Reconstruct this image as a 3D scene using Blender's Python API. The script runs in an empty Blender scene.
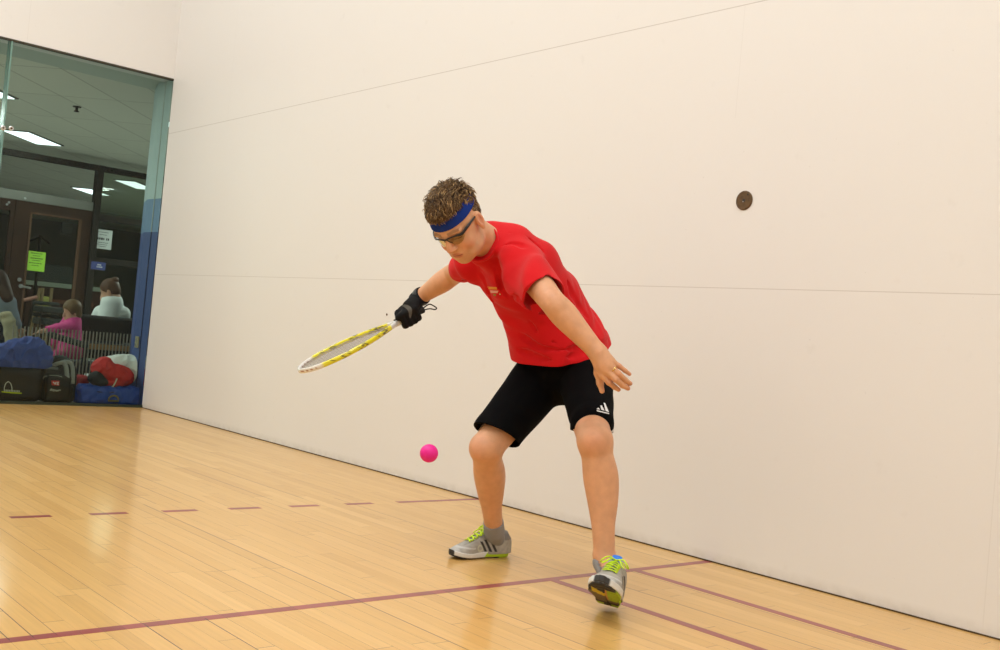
import bpy, bmesh, math, random
import numpy as np
import openvdb as vdb
from mathutils import Vector, Matrix, Euler

SC = bpy.context.scene
COL = SC.collection
rng = np.random.default_rng(7)
random.seed(7)

# ------------------------------------------------------------------ camera
CAM = np.array([-3.62246702, -2.68146154, .839389538])
ROT = (1.58842833, -.0912855881, -.717739571)
FPX = 1035.42311
RM = np.array(Euler(ROT, 'XYZ').to_matrix())
cd = bpy.data.cameras.new('camera'); cam = bpy.data.objects.new('camera', cd); COL.objects.link(cam)
cam.location = CAM; cam.rotation_euler = ROT
cd.sensor_width = 36; cd.lens = FPX * 36 / 1000; cd.clip_start = .05; cd.clip_end = 200
SC.camera = cam

def P(u, v, t):
    """world point seen at (u,v), t metres deep"""
    return CAM + t * (RM @ np.array([(u - 500) / FPX, (325 - v) / FPX, -1.0]))
def at(u, v, ax, val):
    d = RM @ np.array([(u - 500) / FPX, (325 - v) / FPX, -1.0])
    return CAM + d * (val - CAM[ax]) / d[ax]
def N(a):
    a = np.asarray(a, float); return a / np.linalg.norm(a)

# ------------------------------------------------------------------ materials
def mat(name, col, rough=.6, metal=0, spec=.5, coat=0, coat_rough=.1, noise=None, bump=None, attr=None,
        sheen=0, sss=0, emit=None, alpha=1, trans=0):
    m = bpy.data.materials.new(name); m.use_nodes = True
    nt = m.node_tree; b = nt.nodes['Principled BSDF']
    b.inputs['Base Color'].default_value = (*col, 1)
    b.inputs['Roughness'].default_value = rough; b.inputs['Metallic'].default_value = metal
    b.inputs['Specular IOR Level'].default_value = spec
    b.inputs['Coat Weight'].default_value = coat; b.inputs['Coat Roughness'].default_value = coat_rough
    b.inputs['Sheen Weight'].default_value = sheen
    b.inputs['Alpha'].default_value = alpha; b.inputs['Transmission Weight'].default_value = trans
    if sss:
        b.inputs['Subsurface Weight'].default_value = sss
        b.inputs['Subsurface Radius'].default_value = (.012, .005, .003); b.inputs['Subsurface Scale'].default_value = 1
    src = None
    if attr:
        a = nt.nodes.new('ShaderNodeAttribute'); a.attribute_name = attr; src = a.outputs['Color']
        nt.links.new(src, b.inputs['Base Color'])
    tc = nt.nodes.new('ShaderNodeTexCoord')
    if noise:   # (scale, amount)
        n = nt.nodes.new('ShaderNodeTexNoise'); n.inputs['Scale'].default_value = noise[0]; n.inputs['Detail'].default_value = 4
        nt.links.new(tc.outputs['Object'], n.inputs['Vector'])
        mr = nt.nodes.new('ShaderNodeMapRange'); mr.inputs['From Min'].default_value = .3; mr.inputs['From Max'].default_value = .7
        mr.inputs['To Min'].default_value = 1 - noise[1]; mr.inputs['To Max'].default_value = 1 + noise[1]
        nt.links.new(n.outputs['Fac'], mr.inputs['Value'])
        mx = nt.nodes.new('ShaderNodeVectorMath'); mx.operation = 'MULTIPLY'
        if src: nt.links.new(src, mx.inputs[0])
        else: mx.inputs[0].default_value = col
        nt.links.new(mr.outputs['Result'], mx.inputs[1])
        nt.links.new(mx.outputs[0], b.inputs['Base Color'])
    if bump:    # (scale, distance)
        n = nt.nodes.new('ShaderNodeTexNoise'); n.inputs['Scale'].default_value = bump[0]; n.inputs['Detail'].default_value = 5
        nt.links.new(tc.outputs['Object'], n.inputs['Vector'])
        bp = nt.nodes.new('ShaderNodeBump'); bp.inputs['Distance'].default_value = bump[1]; bp.inputs['Strength'].default_value = 1
        nt.links.new(n.outputs['Fac'], bp.inputs['Height']); nt.links.new(bp.outputs['Normal'], b.inputs['Normal'])
    if emit:
        b.inputs['Emission Color'].default_value = (*emit[:3], 1); b.inputs['Emission Strength'].default_value = emit[3]
    return m

# ------------------------------------------------------------------ object helpers
def tag(o, label=None, cat=None, group=None, kind=None):
    if label: o['label'] = label
    if cat: o['category'] = cat
    if group: o['group'] = group
    if kind: o['kind'] = kind
    return o
def empty(name, loc, label=None, cat=None, group=None, rz=0):
    o = bpy.data.objects.new(name, None); COL.objects.link(o); o.location = loc; o.rotation_euler = (0, 0, rz)
    o.empty_display_size = .05
    return tag(o, label, cat, group)
bpy_update = lambda: bpy.context.view_layer.update()
def link(name, me, m, parent=None):
    o = bpy.data.objects.new(name, me); COL.objects.link(o)
    if m is not None:
        for mm in (m if isinstance(m, (list, tuple)) else [m]): me.materials.append(mm)
    if parent is not None:
        # geometry is given in world space: keep it there under its parent
        bpy_update()
        o.parent = parent; o.matrix_parent_inverse = parent.matrix_world.inverted()
    return o
def mesh_np(name, v, faces, m, parent=None, smooth=True, col=None, bevel=0, matidx=None):
    me = bpy.data.meshes.new(name)
    me.from_pydata(np.asarray(v).tolist(), [], [list(map(int, f)) for f in faces]); me.validate(); me.update()
    if smooth: me.polygons.foreach_set('use_smooth', [True] * len(me.polygons))
    if col is not None:
        a = me.color_attributes.new('Col', 'FLOAT_COLOR', 'POINT')
        c = np.ones((len(v), 4), np.float32); c[:, :3] = col; a.data.foreach_set('color', c.ravel())
    o = link(name, me, m, parent)
    if matidx is not None: me.polygons.foreach_set('material_index', matidx)
    if bevel:
        b = o.modifiers.new('bevel', 'BEVEL'); b.width = bevel; b.segments = 2; b.limit_method = 'ANGLE'
    return o
class MB:
    """collects shapes, builds one mesh"""
    def __init__(s): s.v = []; s.f = []
    def add(s, v, f):
        n = len(s.v); s.v += [tuple(map(float, x)) for x in v]; s.f += [[i + n for i in q] for q in f]; return s
    def box(s, lo, hi, M=None):
        x0, y0, z0 = lo; x1, y1, z1 = hi
        v = [(x0,y0,z0),(x1,y0,z0),(x1,y1,z0),(x0,y1,z0),(x0,y0,z1),(x1,y0,z1),(x1,y1,z1),(x0,y1,z1)]
        if M is not None: v = [tuple(M @ Vector(q)) for q in v]
        return s.add(v, [(0,3,2,1),(4,5,6,7),(0,1,5,4),(1,2,6,5),(2,3,7,6),(3,0,4,7)])
    def tube(s, pts, r, n=10, up=(0, 0, 1), cap=True):
        pts = [np.asarray(p, float) for p in pts]; L = len(pts)
        rs = r if isinstance(r, (list, tuple, np.ndarray)) else [r] * L
        v = []; pu = np.asarray(up, float)
        for i, p in enumerate(pts):
            t = N(pts[min(i + 1, L - 1)] - pts[max(i - 1, 0)])
            a = pu - t * (pu @ t)
            if np.linalg.norm(a) < 1e-4: a = np.cross(t, (1, .3, .2))
            a = N(a); b = np.cross(t, a); pu = a
            ra, rb = (rs[i] if isinstance(rs[i], (tuple, list)) else (rs[i], rs[i]))
            for k in range(n):
                an = 2 * math.pi * k / n
                v.append(p + a * ra * math.cos(an) + b * rb * math.sin(an))
        f = [(i*n+k, i*n+(k+1) % n, (i+1)*n+(k+1) % n, (i+1)*n+k) for i in range(L-1) for k in range(n)]
        if cap: f += [tuple(range(n))[::-1], tuple((L-1)*n+k for k in range(n))]
        return s.add(v, f)
    def closed_tube(s, pts, ra, rb, nrm, n=8):
        """closed ring, section axis a along nrm"""
        pts = [np.asarray(p, float) for p in pts]; L = len(pts); v = []
        nrm = np.asarray(nrm, float)
        for i, p in enumerate(pts):
            t = N(pts[(i + 1) % L] - pts[i - 1]); b = N(np.cross(t, nrm)); a = np.cross(b, t)
            for k in range(n):
                an = 2 * math.pi * k / n
                v.append(p + a * ra * math.cos(an) + b * rb * math.sin(an))
        f = [(i*n+k, i*n+(k+1) % n, ((i+1) % L)*n+(k+1) % n, ((i+1) % L)*n+k) for i in range(L) for k in range(n)]
        return s.add(v, f)
    def cyl(s, a, b, r, n=24): return s.tube([a, b], r, n)
    def build(s, name, m, parent=None, smooth=False, bevel=0, col=None):
        o = mesh_np(name, s.v, s.f, m, parent, smooth, bevel=bevel, col=col)
        return o
def crom(pts, n=6, closed=False):
    """Catmull-Rom through the points"""
    pts = [np.asarray(p, float) for p in pts]; out = []
    L = len(pts); rngs = range(L if closed else L - 1)
    for i in rngs:
        if closed: p0, p1, p2, p3 = pts[i-1], pts[i], pts[(i+1) % L], pts[(i+2) % L]
        else: p0, p1, p2, p3 = pts[max(i-1, 0)], pts[i], pts[i+1], pts[min(i+2, L-1)]
        for k in range(n):
            t = k / n
            out.append(.5*((2*p1)+(-p0+p2)*t+(2*p0-5*p1+4*p2-p3)*t*t+(-p0+3*p1-3*p2+p3)*t**3))
    if not closed: out.append(pts[-1])
    return out

# ------------------------------------------------------------------ implicit-surface modeller
class Fld:
    def __init__(s): s.pr = []
    def _add(s, fn, lo, hi, k, op): s.pr.append((fn, np.asarray(lo) - k, np.asarray(hi) + k, k, op)); return s
    def cone(s, a, b, ra, rb, k=.01, op='add', flat=False, flata=False):
        a = np.asarray(a, float); b = np.asarray(b, float); d = b - a; L2 = d @ d; L = math.sqrt(L2); ax = d / L
        def fn(p):
            q = p - a; t = np.clip((q @ d) / L2, 0, 1)
            r = np.linalg.norm(q - t[..., None] * d, axis=-1) - (ra + (rb - ra) * t)
            if flat: 
                q2 = q - ((q @ ax))[..., None] * ax
                tt = (q @ d) / L2
                rr = np.linalg.norm(q2, axis=-1) - (ra + (rb - ra) * np.clip(tt, 0, 1.3))
                r = np.where(tt > 1, np.maximum(rr, (tt - 1) * L), np.maximum(r, (tt - 1) * L))
            if flata: r = np.maximum(r, -(q @ ax))
            return r
        R = max(ra, rb)
        return s._add(fn, np.minimum(a, b) - R, np.maximum(a, b) + R, k, op)
    def limb(s, pts, rs, k=.02, n=7):
        """one smooth tapering limb through the points"""
        q = crom([np.append(p, r) for p, r in zip(pts, rs)], n)
        P_ = np.array([x[:3] for x in q]); R_ = np.array([x[3] for x in q])
        def fn(p):
            best = None
            for i in range(len(P_) - 1):
                a = P_[i]; d = P_[i+1] - a; L2 = d @ d; w = p - a
                t = np.clip((w @ d) / L2, 0, 1)
                r = np.linalg.norm(w - t[..., None] * d, axis=-1) - (R_[i] + (R_[i+1] - R_[i]) * t)
                best = r if best is None else np.minimum(best, r)
            return best
        return s._add(fn, (P_ - R_[:, None]).min(0), (P_ + R_[:, None]).max(0), k, 'add')
    def ell(s, c, r, M=None, k=.01, op='add'):
        c = np.asarray(c, float); r = np.asarray(r, float)
        M = np.eye(3) if M is None else np.asarray(M)      # columns are the axes
        def fn(p):
            q = (p - c) @ M; k0 = np.linalg.norm(q / r, axis=-1); k1 = np.linalg.norm(q / r**2, axis=-1)
            return k0 * (k0 - 1) / np.maximum(k1, 1e-6)
        e = np.sqrt(((M * r)**2).sum(1))
        return s._add(fn, c - e, c + e, k, op)
    def econe(s, a, b, wa, wb, left, k=.03, op='add', flat=False, exp=2.0):
        """elliptic cone: w=(half width along left, half depth)"""
        a = np.asarray(a, float); b = np.asarray(b, float); d = b - a; L = np.linalg.norm(d); ax = d / L
        u = N(left - ax * (left @ ax)); v = np.cross(ax, u)
        def fn(p):
            q = p - a; sx = q @ ax; t = np.clip(sx / L, 0, 1); ex = sx - t * L
            w = wa[0] + (wb[0] - wa[0]) * t; dd = wa[1] + (wb[1] - wa[1]) * t; m = np.minimum(w, dd)
            if flat: exx = np.where(ex > 0, 0, ex)
            else: exx = ex
            x, y, z = q @ u, q @ v, exx
            k0 = (np.abs(x / w)**exp + np.abs(y / dd)**exp + np.abs(z / m)**exp)**(1 / exp)
            k1 = np.sqrt((x / w**2)**2 + (y / dd**2)**2 + (z / m**2)**2)
            r = k0 * (k0 - 1) / np.maximum(k1, 1e-6)
            r = np.where(k0 < .3, -.5 * m, r)
            if flat: r = np.maximum(r, ex)
            return r
        R = max(*wa, *wb)
        return s._add(fn, np.minimum(a, b) - R, np.maximum(a, b) + R, k, op)
    def box(s, c, h, M=None, r=.005, k=.01, op='add'):
        c = np.asarray(c, float); h = np.asarray(h, float); M = np.eye(3) if M is None else np.asarray(M)
        def fn(p):
            q = np.abs((p - c) @ M) - (h - r)
            return np.linalg.norm(np.maximum(q, 0), axis=-1) + np.minimum(q.max(-1), 0) - r
        e = np.abs(M * h).sum(1)
        return s._add(fn, c - e, c + e, k, op)
    def ev(s, p, lo=None, hi=None):
        d = np.full(p.shape[:-1], 1.0)
        for fn, a, b, k, op in s.pr:
            if lo is not None and (np.any(a > hi + .02) or np.any(b < lo - .02)): continue
            e = fn(p)
            if op == 'add':
                h = np.maximum(k - np.abs(d - e), 0) / max(k, 1e-6); d = np.minimum(d, e) - h * h * k * .25
            elif op == 'sub':
                e = -e; h = np.maximum(k - np.abs(d - e), 0) / max(k, 1e-6); d = np.maximum(d, e) + h * h * k * .25
            elif op == 'and':
                d = np.maximum(d, e)
        return d
    def mesh(s, vox, post=None, inner=None, cuts=()):
        adds = [q for q in s.pr if q[4] == 'add']
        B = 24; bs = B * vox
        blocks = set()
        for fn, a, b, k, op in adds:
            i0 = np.floor((a - .012) / bs).astype(int); i1 = np.floor((b + .012) / bs).astype(int)
            for i in range(i0[0], i1[0]+1):
                for j in range(i0[1], i1[1]+1):
                    for l in range(i0[2], i1[2]+1): blocks.add((i, j, l))
        g = vdb.FloatGrid(.1)
        ar = np.arange(B) * vox
        off = np.stack(np.meshgrid(ar, ar, ar, indexing='ij'), -1)
        cc = np.array([bs/2 - vox/2] * 3)
        for ijk in blocks:
            o = np.array(ijk) * bs
            # quick reject: the centre value
            dc = s.ev((o + cc)[None], o, o + bs)[0]
            if dc > bs * 1.3 and post is None: continue
            p = o + off
            d = s.ev(p, o, o + bs)
            if post is not None: d = post(p, d)
            if inner is not None: d = np.maximum(d, -inner.ev(p, o, o + bs))
            for c in cuts: d = np.maximum(d, c(p))
            d = np.clip(d, -.1, .1)
            g.copyFromArray(np.ascontiguousarray(d.astype(np.float32)), ijk=tuple(int(x) * B for x in ijk))
        g.transform = vdb.createLinearTransform(voxelSize=vox)
        pts, quads = g.convertToQuads(isovalue=0.0)
        return np.asarray(pts, float), np.asarray(quads)[:, ::-1]
    def build(s, name, m, parent, vox, post=None, inner=None, colfn=None, cuts=(), disp=None):
        v, f = s.mesh(vox, post, inner, cuts)
        if disp is not None: v = v + disp(v)
        c = colfn(v) if colfn else None
        return mesh_np(name, v, f, m, parent, True, col=c)
def sines(seed, n, f0, f1, stretch=None):
    r = np.random.default_rng(seed); K = r.normal(size=(n, 3)); K /= np.linalg.norm(K, axis=1)[:, None]
    K *= r.uniform(f0, f1, n)[:, None]; ph = r.uniform(0, 6.28, n); w = r.uniform(.5, 1, n); w /= w.sum()
    if stretch is not None: K = K * np.asarray(stretch)
    return lambda p: (np.sin(p @ K.T + ph) * w).sum(-1)
def blend(c, mask, col):
    m = np.clip(mask, 0, 1)[:, None]; return c * (1 - m) + np.asarray(col) * m
def sm(x, a, b): 
    t = np.clip((x - a) / (b - a), 0, 1); return t * t * (3 - 2 * t)

# ================================================================== THE COURT
CW, CL, CH = 6.096, 6.096, 6.1
GT = 2.875                      # top of the glass in the back wall
IN = .0254

def floor_material(name, red=False):
    m = bpy.data.materials.new(name); m.use_nodes = True; nt = m.node_tree; b = nt.nodes['Principled BSDF']
    L = nt.links.new
    def nd(t, **k):
        n = nt.nodes.new(t)
        for a, v in k.items(): setattr(n, a, v)
        return n
    def mth(op, a, bb=None):
        n = nd('ShaderNodeMath', operation=op)
        for i, x in enumerate((a, bb)):
            if x is None: continue
            if isinstance(x, (int, float)): n.inputs[i].default_value = x
            else: L(x, n.inputs[i])
        return n.outputs[0]
    tc = nd('ShaderNodeTexCoord'); sp = nd('ShaderNodeSeparateXYZ'); L(tc.outputs['Object'], sp.inputs[0])
    X, Y = sp.outputs[0], sp.outputs[1]
    xs = mth('DIVIDE', X, .057); row = mth('FLOOR', xs); fx = mth('SUBTRACT', xs, row)
    wn = nd('ShaderNodeTexWhiteNoise', noise_dimensions='1D'); L(row, wn.inputs['W'])
    ys = mth('ADD', mth('DIVIDE', Y, .92), mth('MULTIPLY', wn.outputs['Value'], 17.3)); col = mth('FLOOR', ys); fy = mth('SUBTRACT', ys, col)
    cv = nd('ShaderNodeCombineXYZ'); L(row, cv.inputs[0]); L(col, cv.inputs[1])
    wn2 = nd('ShaderNodeTexWhiteNoise', noise_dimensions='2D'); L(cv.outputs[0], wn2.inputs['Vector'])
    ramp = nd('ShaderNodeValToRGB'); e = ramp.color_ramp.elements
    if red:
        e[0].color = (.25, .028, .03, 1); e[1].color = (.34, .045, .045, 1)
    else:
        e[0].color = FLOOR_A; e[1].color = FLOOR_C
        x = e.new(.25); x.color = FLOOR_B
        x = e.new(.8); x.color = FLOOR_B2
    L(wn2.outputs['Value'], ramp.inputs[0])
    # grain along Y
    mp = nd('ShaderNodeMapping'); mp.inputs['Scale'].default_value = (60, 2.2, 1); L(tc.outputs['Object'], mp.inputs['Vector'])
    gn = nd('ShaderNodeTexNoise'); gn.inputs['Scale'].default_value = 1.6; gn.inputs['Detail'].default_value = 5; L(mp.outputs[0], gn.inputs['Vector'])
    gr = nd('ShaderNodeMapRange'); gr.inputs['From Min'].default_value = .3; gr.inputs['From Max'].default_value = .7
    gr.inputs['To Min'].default_value = .93; gr.inputs['To Max'].default_value = 1.05; L(gn.outputs['Fac'], gr.inputs['Value'])
    mx = nd('ShaderNodeVectorMath', operation='MULTIPLY'); L(ramp.outputs[0], mx.inputs[0]); L(gr.outputs[0], mx.inputs[1])
    # gaps: each seam open by its own amount
    wn3 = nd('ShaderNodeTexWhiteNoise', noise_dimensions='2D'); 
    cv3 = nd('ShaderNodeCombineXYZ'); L(row, cv3.inputs[0]); L(mth('FLOOR', mth('DIVIDE', Y, 1.7)), cv3.inputs[1]); L(cv3.outputs[0], wn3.inputs['Vector'])
    gapw = mth('ADD', mth('MULTIPLY', mth('POWER', wn3.outputs['Value'], 5.0), .050), .012)
    g1 = mth('LESS_THAN', fx, gapw); g2 = mth('LESS_THAN', fy, .0022)
    gap = mth('MAXIMUM', g1, g2)
    dk = mth('ADD', mth('MULTIPLY', wn3.outputs['Value'], .55), .38)
    gm = mth('SUBTRACT', 1.0, mth('MULTIPLY', gap, dk))
    mx2 = nd('ShaderNodeVectorMath', operation='MULTIPLY'); L(mx.outputs[0], mx2.inputs[0]); L(gm, mx2.inputs[1])
    L(mx2.outputs[0], b.inputs['Base Color'])
    b.inputs['Roughness'].default_value = .42
    b.inputs['Coat Weight'].default_value = FLOOR_COAT; b.inputs['Coat Roughness'].default_value = .13; b.inputs['Coat IOR'].default_value = 1.5
    bn = nd('ShaderNodeBump'); bn.inputs['Distance'].default_value = .0006; bn.inputs['Strength'].default_value = .35
    tl = nd('ShaderNodeMath', operation='MULTIPLY_ADD'); L(gap, tl.inputs[0]); tl.inputs[1].default_value = -1.0; L(wn2.outputs['Value'], tl.inputs[2])
    L(tl.outputs[0], bn.inputs['Height']); L(bn.outputs[0], b.inputs['Normal'])
    return m
FLOOR_A = (.64, .36, .10, 1); FLOOR_B = (.69, .395, .115, 1); FLOOR_B2 = (.71, .415, .128, 1); FLOOR_C = (.755, .455, .15, 1)
FLOOR_COAT = .55

def wall_material(name, col, axis, hz, vt, vt2=()):
    """painted panels: seams at heights hz and positions vt along the wall, scuffs"""
    m = bpy.data.materials.new(name); m.use_nodes = True; nt = m.node_tree; b = nt.nodes['Principled BSDF']; L = nt.links.new
    def mth(op, a, bb=None):
        n = nt.nodes.new('ShaderNodeMath'); n.operation = op
        for i, x in enumerate((a, bb)):
            if x is None: continue
            if isinstance(x, (int, float)): n.inputs[i].default_value = x
            else: L(x, n.inputs[i])
        return n.outputs[0]
    tc = nt.nodes.new('ShaderNodeTexCoord'); sp = nt.nodes.new('ShaderNodeSeparateXYZ'); L(tc.outputs['Object'], sp.inputs[0])
    A = sp.outputs[axis]; Z = sp.outputs[2]
    dark = None
    for h, w, s in hz:
        x = mth('MULTIPLY', mth('LESS_THAN', mth('ABSOLUTE', mth('SUBTRACT', Z, h)), w), s); dark = x if dark is None else mth('MAXIMUM', dark, x)
    for h, w, s, z0, z1 in vt:
        x = mth('MULTIPLY', mth('LESS_THAN', mth('ABSOLUTE', mth('SUBTRACT', A, h)), w), s)
        x = mth('MULTIPLY', x, mth('MULTIPLY', mth('GREATER_THAN', Z, z0), mth('LESS_THAN', Z, z1)))
        dark = x if dark is None else mth('MAXIMUM', dark, x)
    # scuffs: sparse small smudges
    n = nt.nodes.new('ShaderNodeTexNoise'); n.inputs['Scale'].default_value = 9; n.inputs['Detail'].default_value = 3; L(tc.outputs['Object'], n.inputs['Vector'])
    sc = nt.nodes.new('ShaderNodeMapRange'); sc.inputs['From Min'].default_value = .68; sc.inputs['From Max'].default_value = .8
    sc.inputs['To Min'].default_value = 0; sc.inputs['To Max'].default_value = .05; L(n.outputs['Fac'], sc.inputs['Value'])
    n2 = nt.nodes.new('ShaderNodeTexNoise'); n2.inputs['Scale'].default_value = 70; n2.inputs['Detail'].default_value = 2; L(tc.outputs['Object'], n2.inputs['Vector'])
    s2 = nt.nodes.new('ShaderNodeMapRange'); s2.inputs['From Min'].default_value = .74; s2.inputs['From Max'].default_value = .8
    s2.inputs['To Min'].default_value = 0; s2.inputs['To Max'].default_value = .16; L(n2.outputs['Fac'], s2.inputs['Value'])
    # grime near the floor: denser in the lowest 5 cm
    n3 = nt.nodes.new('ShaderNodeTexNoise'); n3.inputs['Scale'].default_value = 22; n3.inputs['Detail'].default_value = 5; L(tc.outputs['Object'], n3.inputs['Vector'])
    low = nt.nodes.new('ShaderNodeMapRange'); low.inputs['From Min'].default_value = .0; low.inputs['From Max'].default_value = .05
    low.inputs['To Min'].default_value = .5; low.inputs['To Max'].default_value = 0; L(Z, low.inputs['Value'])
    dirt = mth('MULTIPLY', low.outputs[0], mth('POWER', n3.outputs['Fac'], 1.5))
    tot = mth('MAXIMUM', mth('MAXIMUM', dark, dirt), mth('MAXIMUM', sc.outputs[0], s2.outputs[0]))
    mix = nt.nodes.new('ShaderNodeMix'); mix.data_type = 'RGBA'; L(tot, mix.inputs['Factor'])
    mix.inputs['A'].default_value = (*col, 1); mix.inputs['B'].default_value = (.16, .10, .04, 1)
    L(mix.outputs['Result'], b.inputs['Base Color'])
    b.inputs['Roughness'].default_value = .55; b.inputs['Specular IOR Level'].default_value = .3
    return m
WALL = (.80, .775, .75)
M_floor = floor_material('maple_floor'); M_line = floor_material('red_line_paint', True)
M_side = wall_material('painted_wall_panels', WALL, 1, [(1.163, .0018, .26), (2.393, .0022, .32)],
    [(4.97, .002, .05, 2.393, 9), (.065, .002, .05, 1.9, 2.393), (-1.15, .002, .07, 0, 1.163)])
M_back = wall_material('painted_back_wall', WALL, 0, [(4.6, .002, .2)], [(-1.22, .002, .07, 0, 9)])
M_white = mat('painted_ceiling', (.78, .76, .72), .7)

def struct(o): o['kind'] = 'structure'; return o
struct(MB().box((-CW, -CL, -.12), (0, CL, 0)).build('floor', M_floor))
struct(MB().box((0, -CL, 0), (.12, CL, CH)).build('wall_right', M_side))
struct(MB().box((-CW-.12, -CL, 0), (-CW, CL, CH)).build('wall_left', M_white))
struct(MB().box((-CW-.12, -CL-.12, 0), (.12, -CL, CH)).build('wall_front', M_white))
struct(MB().box((-CW, CL, GT), (.12, CL+.2, CH)).build('wall_back', M_back))
struct(MB().box((-CW-.12, -CL-.12, CH), (.12, CL+.2, CH+.1)).build('ceiling', M_white))
# dark strip modelled as the shadow in the gap under the side wall
M_gap = mat('dark_joint', (.07, .035, .01), .8)
struct(MB().box((-.0025, -CL, 0), (.0, CL, .0055)).build('shadow_gap_right', M_gap))
# court lines, painted
w = 1.5 * IN
nl = [0]
def line(x0, y0, x1, y1, lab):
    nl[0] += 1
    o = MB().box((x0, y0, 0), (x1, y1, .0006)).build('trim_%d' % nl[0], M_line); struct(o)
line(-CW, -w/2, 0, w/2, 'short line')
line(-18.75*IN-w/2, -60*IN, -18.75*IN+w/2, -w/2, '')
line(-36.75*IN-w/2, -60*IN, -36.75*IN+w/2, -w/2, '')
line(-21*IN, 60*IN-w/2, 0, 60*IN+w/2, '')
for k in range(16):
    x = -(27 + 12*k) * IN
    line(x-6*IN, 60*IN-w/2, x, 60*IN+w/2, '')
line(-CW, 60*IN-w/2, -CW+21*IN, 60*IN+w/2, '')
line(-CW, -60*IN-w/2, 0, -60*IN+w/2, '')
# marks on the side wall
M_bronze = mat('bronze', (.13, .075, .035), .45, .5, noise=(60, .3)); M_dark = mat('black_rubber', (.012, .012, .012), .6)
M_steel = mat('steel', (.6, .6, .58), .3, 1)
c = at(744.5, 200.5, 0, 0)
rt = empty('wall_plug', (0, c[1], c[2]), 'round bronze plug set in the white side wall, right of the player', 'wall plug')
mb = MB(); rr = .0415
mb.tube([(0, c[1], c[2]), (-.003, c[1], c[2]), (-.0045, c[1], c[2])], [rr, rr, rr-.003], 40)
mb.build('disc', M_bronze, rt)
mb = MB().closed_tube([(-.0045, c[1]+.036*math.cos(a), c[2]+.036*math.sin(a)) for a in np.linspace(0, 6.283, 48, False)], .0014, .0014, (1, 0, 0))
mb.build('rim', M_bronze, rt, True)
MB().tube([(-.004, c[1], c[2]), (-.0056, c[1], c[2])], .0065, 16).build('screw', M_dark, rt)
MB().tube([(-.004, c[1]-.018, c[2]+.024), (-.0054, c[1]-.018, c[2]+.024)], .0036, 12).build('screw', M_dark, rt)
MB().tube([(-.004, c[1]+.003, c[2]-.005), (-.006, c[1]+.003, c[2]-.005)], .0024, 10).build('screw_head', M_steel, rt)
c = at(387, 314.5, 0, 0)
tag(MB().tube([(0, c[1], c[2]), (-.003, c[1], c[2])], .007, 14).build('wall_screw', M_bronze), 'tiny brown screw head in the white wall behind the racquet', 'screw')

# court lamps on the ceiling (all above the frame)
M_housing = mat('lamp_housing', (.7, .7, .7), .5)
M_lampface = mat('lamp_face', (.9, .9, .9), .5, emit=(1, .96, .9, 3))
LAMPW = 29.8
for i, x in enumerate((-2.3, -3.5, -4.7)):
    for j, y in enumerate((-4.4, -1.5, 1.5, 4.4)):
        r = empty('ceiling_light', (x, y, CH), 'court ceiling lamp box', 'ceiling light', 'court ceiling lamps')
        MB().box((x-.32, y-.62, CH-.08), (x+.32, y+.62, CH)).build('housing', M_housing, r)
        MB().box((x-.28, y-.58, CH-.088), (x+.28, y+.58, CH-.08)).build('diffuser', M_lampface, r)
        ld = bpy.data.lights.new('court_lamp', 'AREA'); ld.shape = 'RECTANGLE'; ld.size = .56; ld.size_y = 1.16
        ld.energy = LAMPW; ld.color = (.905, .968, 1.0)
        lo = bpy.data.objects.new('lamp', ld); COL.objects.link(lo); lo.location = (x, y, CH-.095); lo.parent = r; lo.matrix_parent_inverse = Matrix.Translation((-x, -y, -CH))
wd = bpy.data.worlds.new('world'); SC.world = wd; wd.use_nodes = True
wd.node_tree.nodes['Background'].inputs[0].default_value = (.5, .55, .6, 1); wd.node_tree.nodes['Background'].inputs[1].default_value = .02
SC.view_settings.view_transform = 'Standard'; SC.view_settings.look = 'None'; SC.view_settings.gamma = 1
SC.view_settings.use_curve_mapping = False; SC.view_settings.exposure = 0

# ================================================================== THE PLAYER
VOX = .0024
def V(*a): return np.array(a, float)
fwd_cam = RM @ V(0, 0, -1); right_cam = RM @ V(1, 0, 0); up_cam = RM @ V(0, 1, 0)
SKIN = V(.68, .355, .195)
hipL, hipR = P(580, 381, 3.87), P(545, 376, 4.02)
kneeL, kneeR = P(595, 441, 3.50), P(486.3, 448, 3.80)
ankL, ankR = P(604.5, 556, 3.46), P(494, 528, 4.03)
C0, C1, C2, C3, C4 = P(565, 380, 3.98), P(560, 345, 3.99), P(541, 303, 3.93), P(518, 273, 3.85), P(503, 250, 3.80)
shL, shR = P(522, 262, 3.67), P(473, 263, 3.90)
elL, wrL = P(551, 300, 3.42), P(598, 353, 3.38)
elR, wrR = P(455, 273, 4.16), P(419, 298, 4.27)
leftS = N(shL - shR); leftH = N(hipL - hipR)
# head frame: columns forward, left, up
Fh = N(RM @ N(V(-.34, -.70, .62))); 
Lh0 = RM @ V(.84, .15, .50)
Lh = N(Lh0 - Fh * (Lh0 @ Fh)); Uh = np.cross(Fh, Lh)
HM = np.stack([Fh, Lh, Uh], 1); HC = P(458.5, 221.5, 3.58); HS = 1.0
def hd(x, y, z): return HC + HM @ (V(x, y, z) * HS)

player = empty('person', (-.97, 0, 0), 'man in red t-shirt and black shorts crouching to swing a racquet', 'person')
bpy_update()

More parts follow.
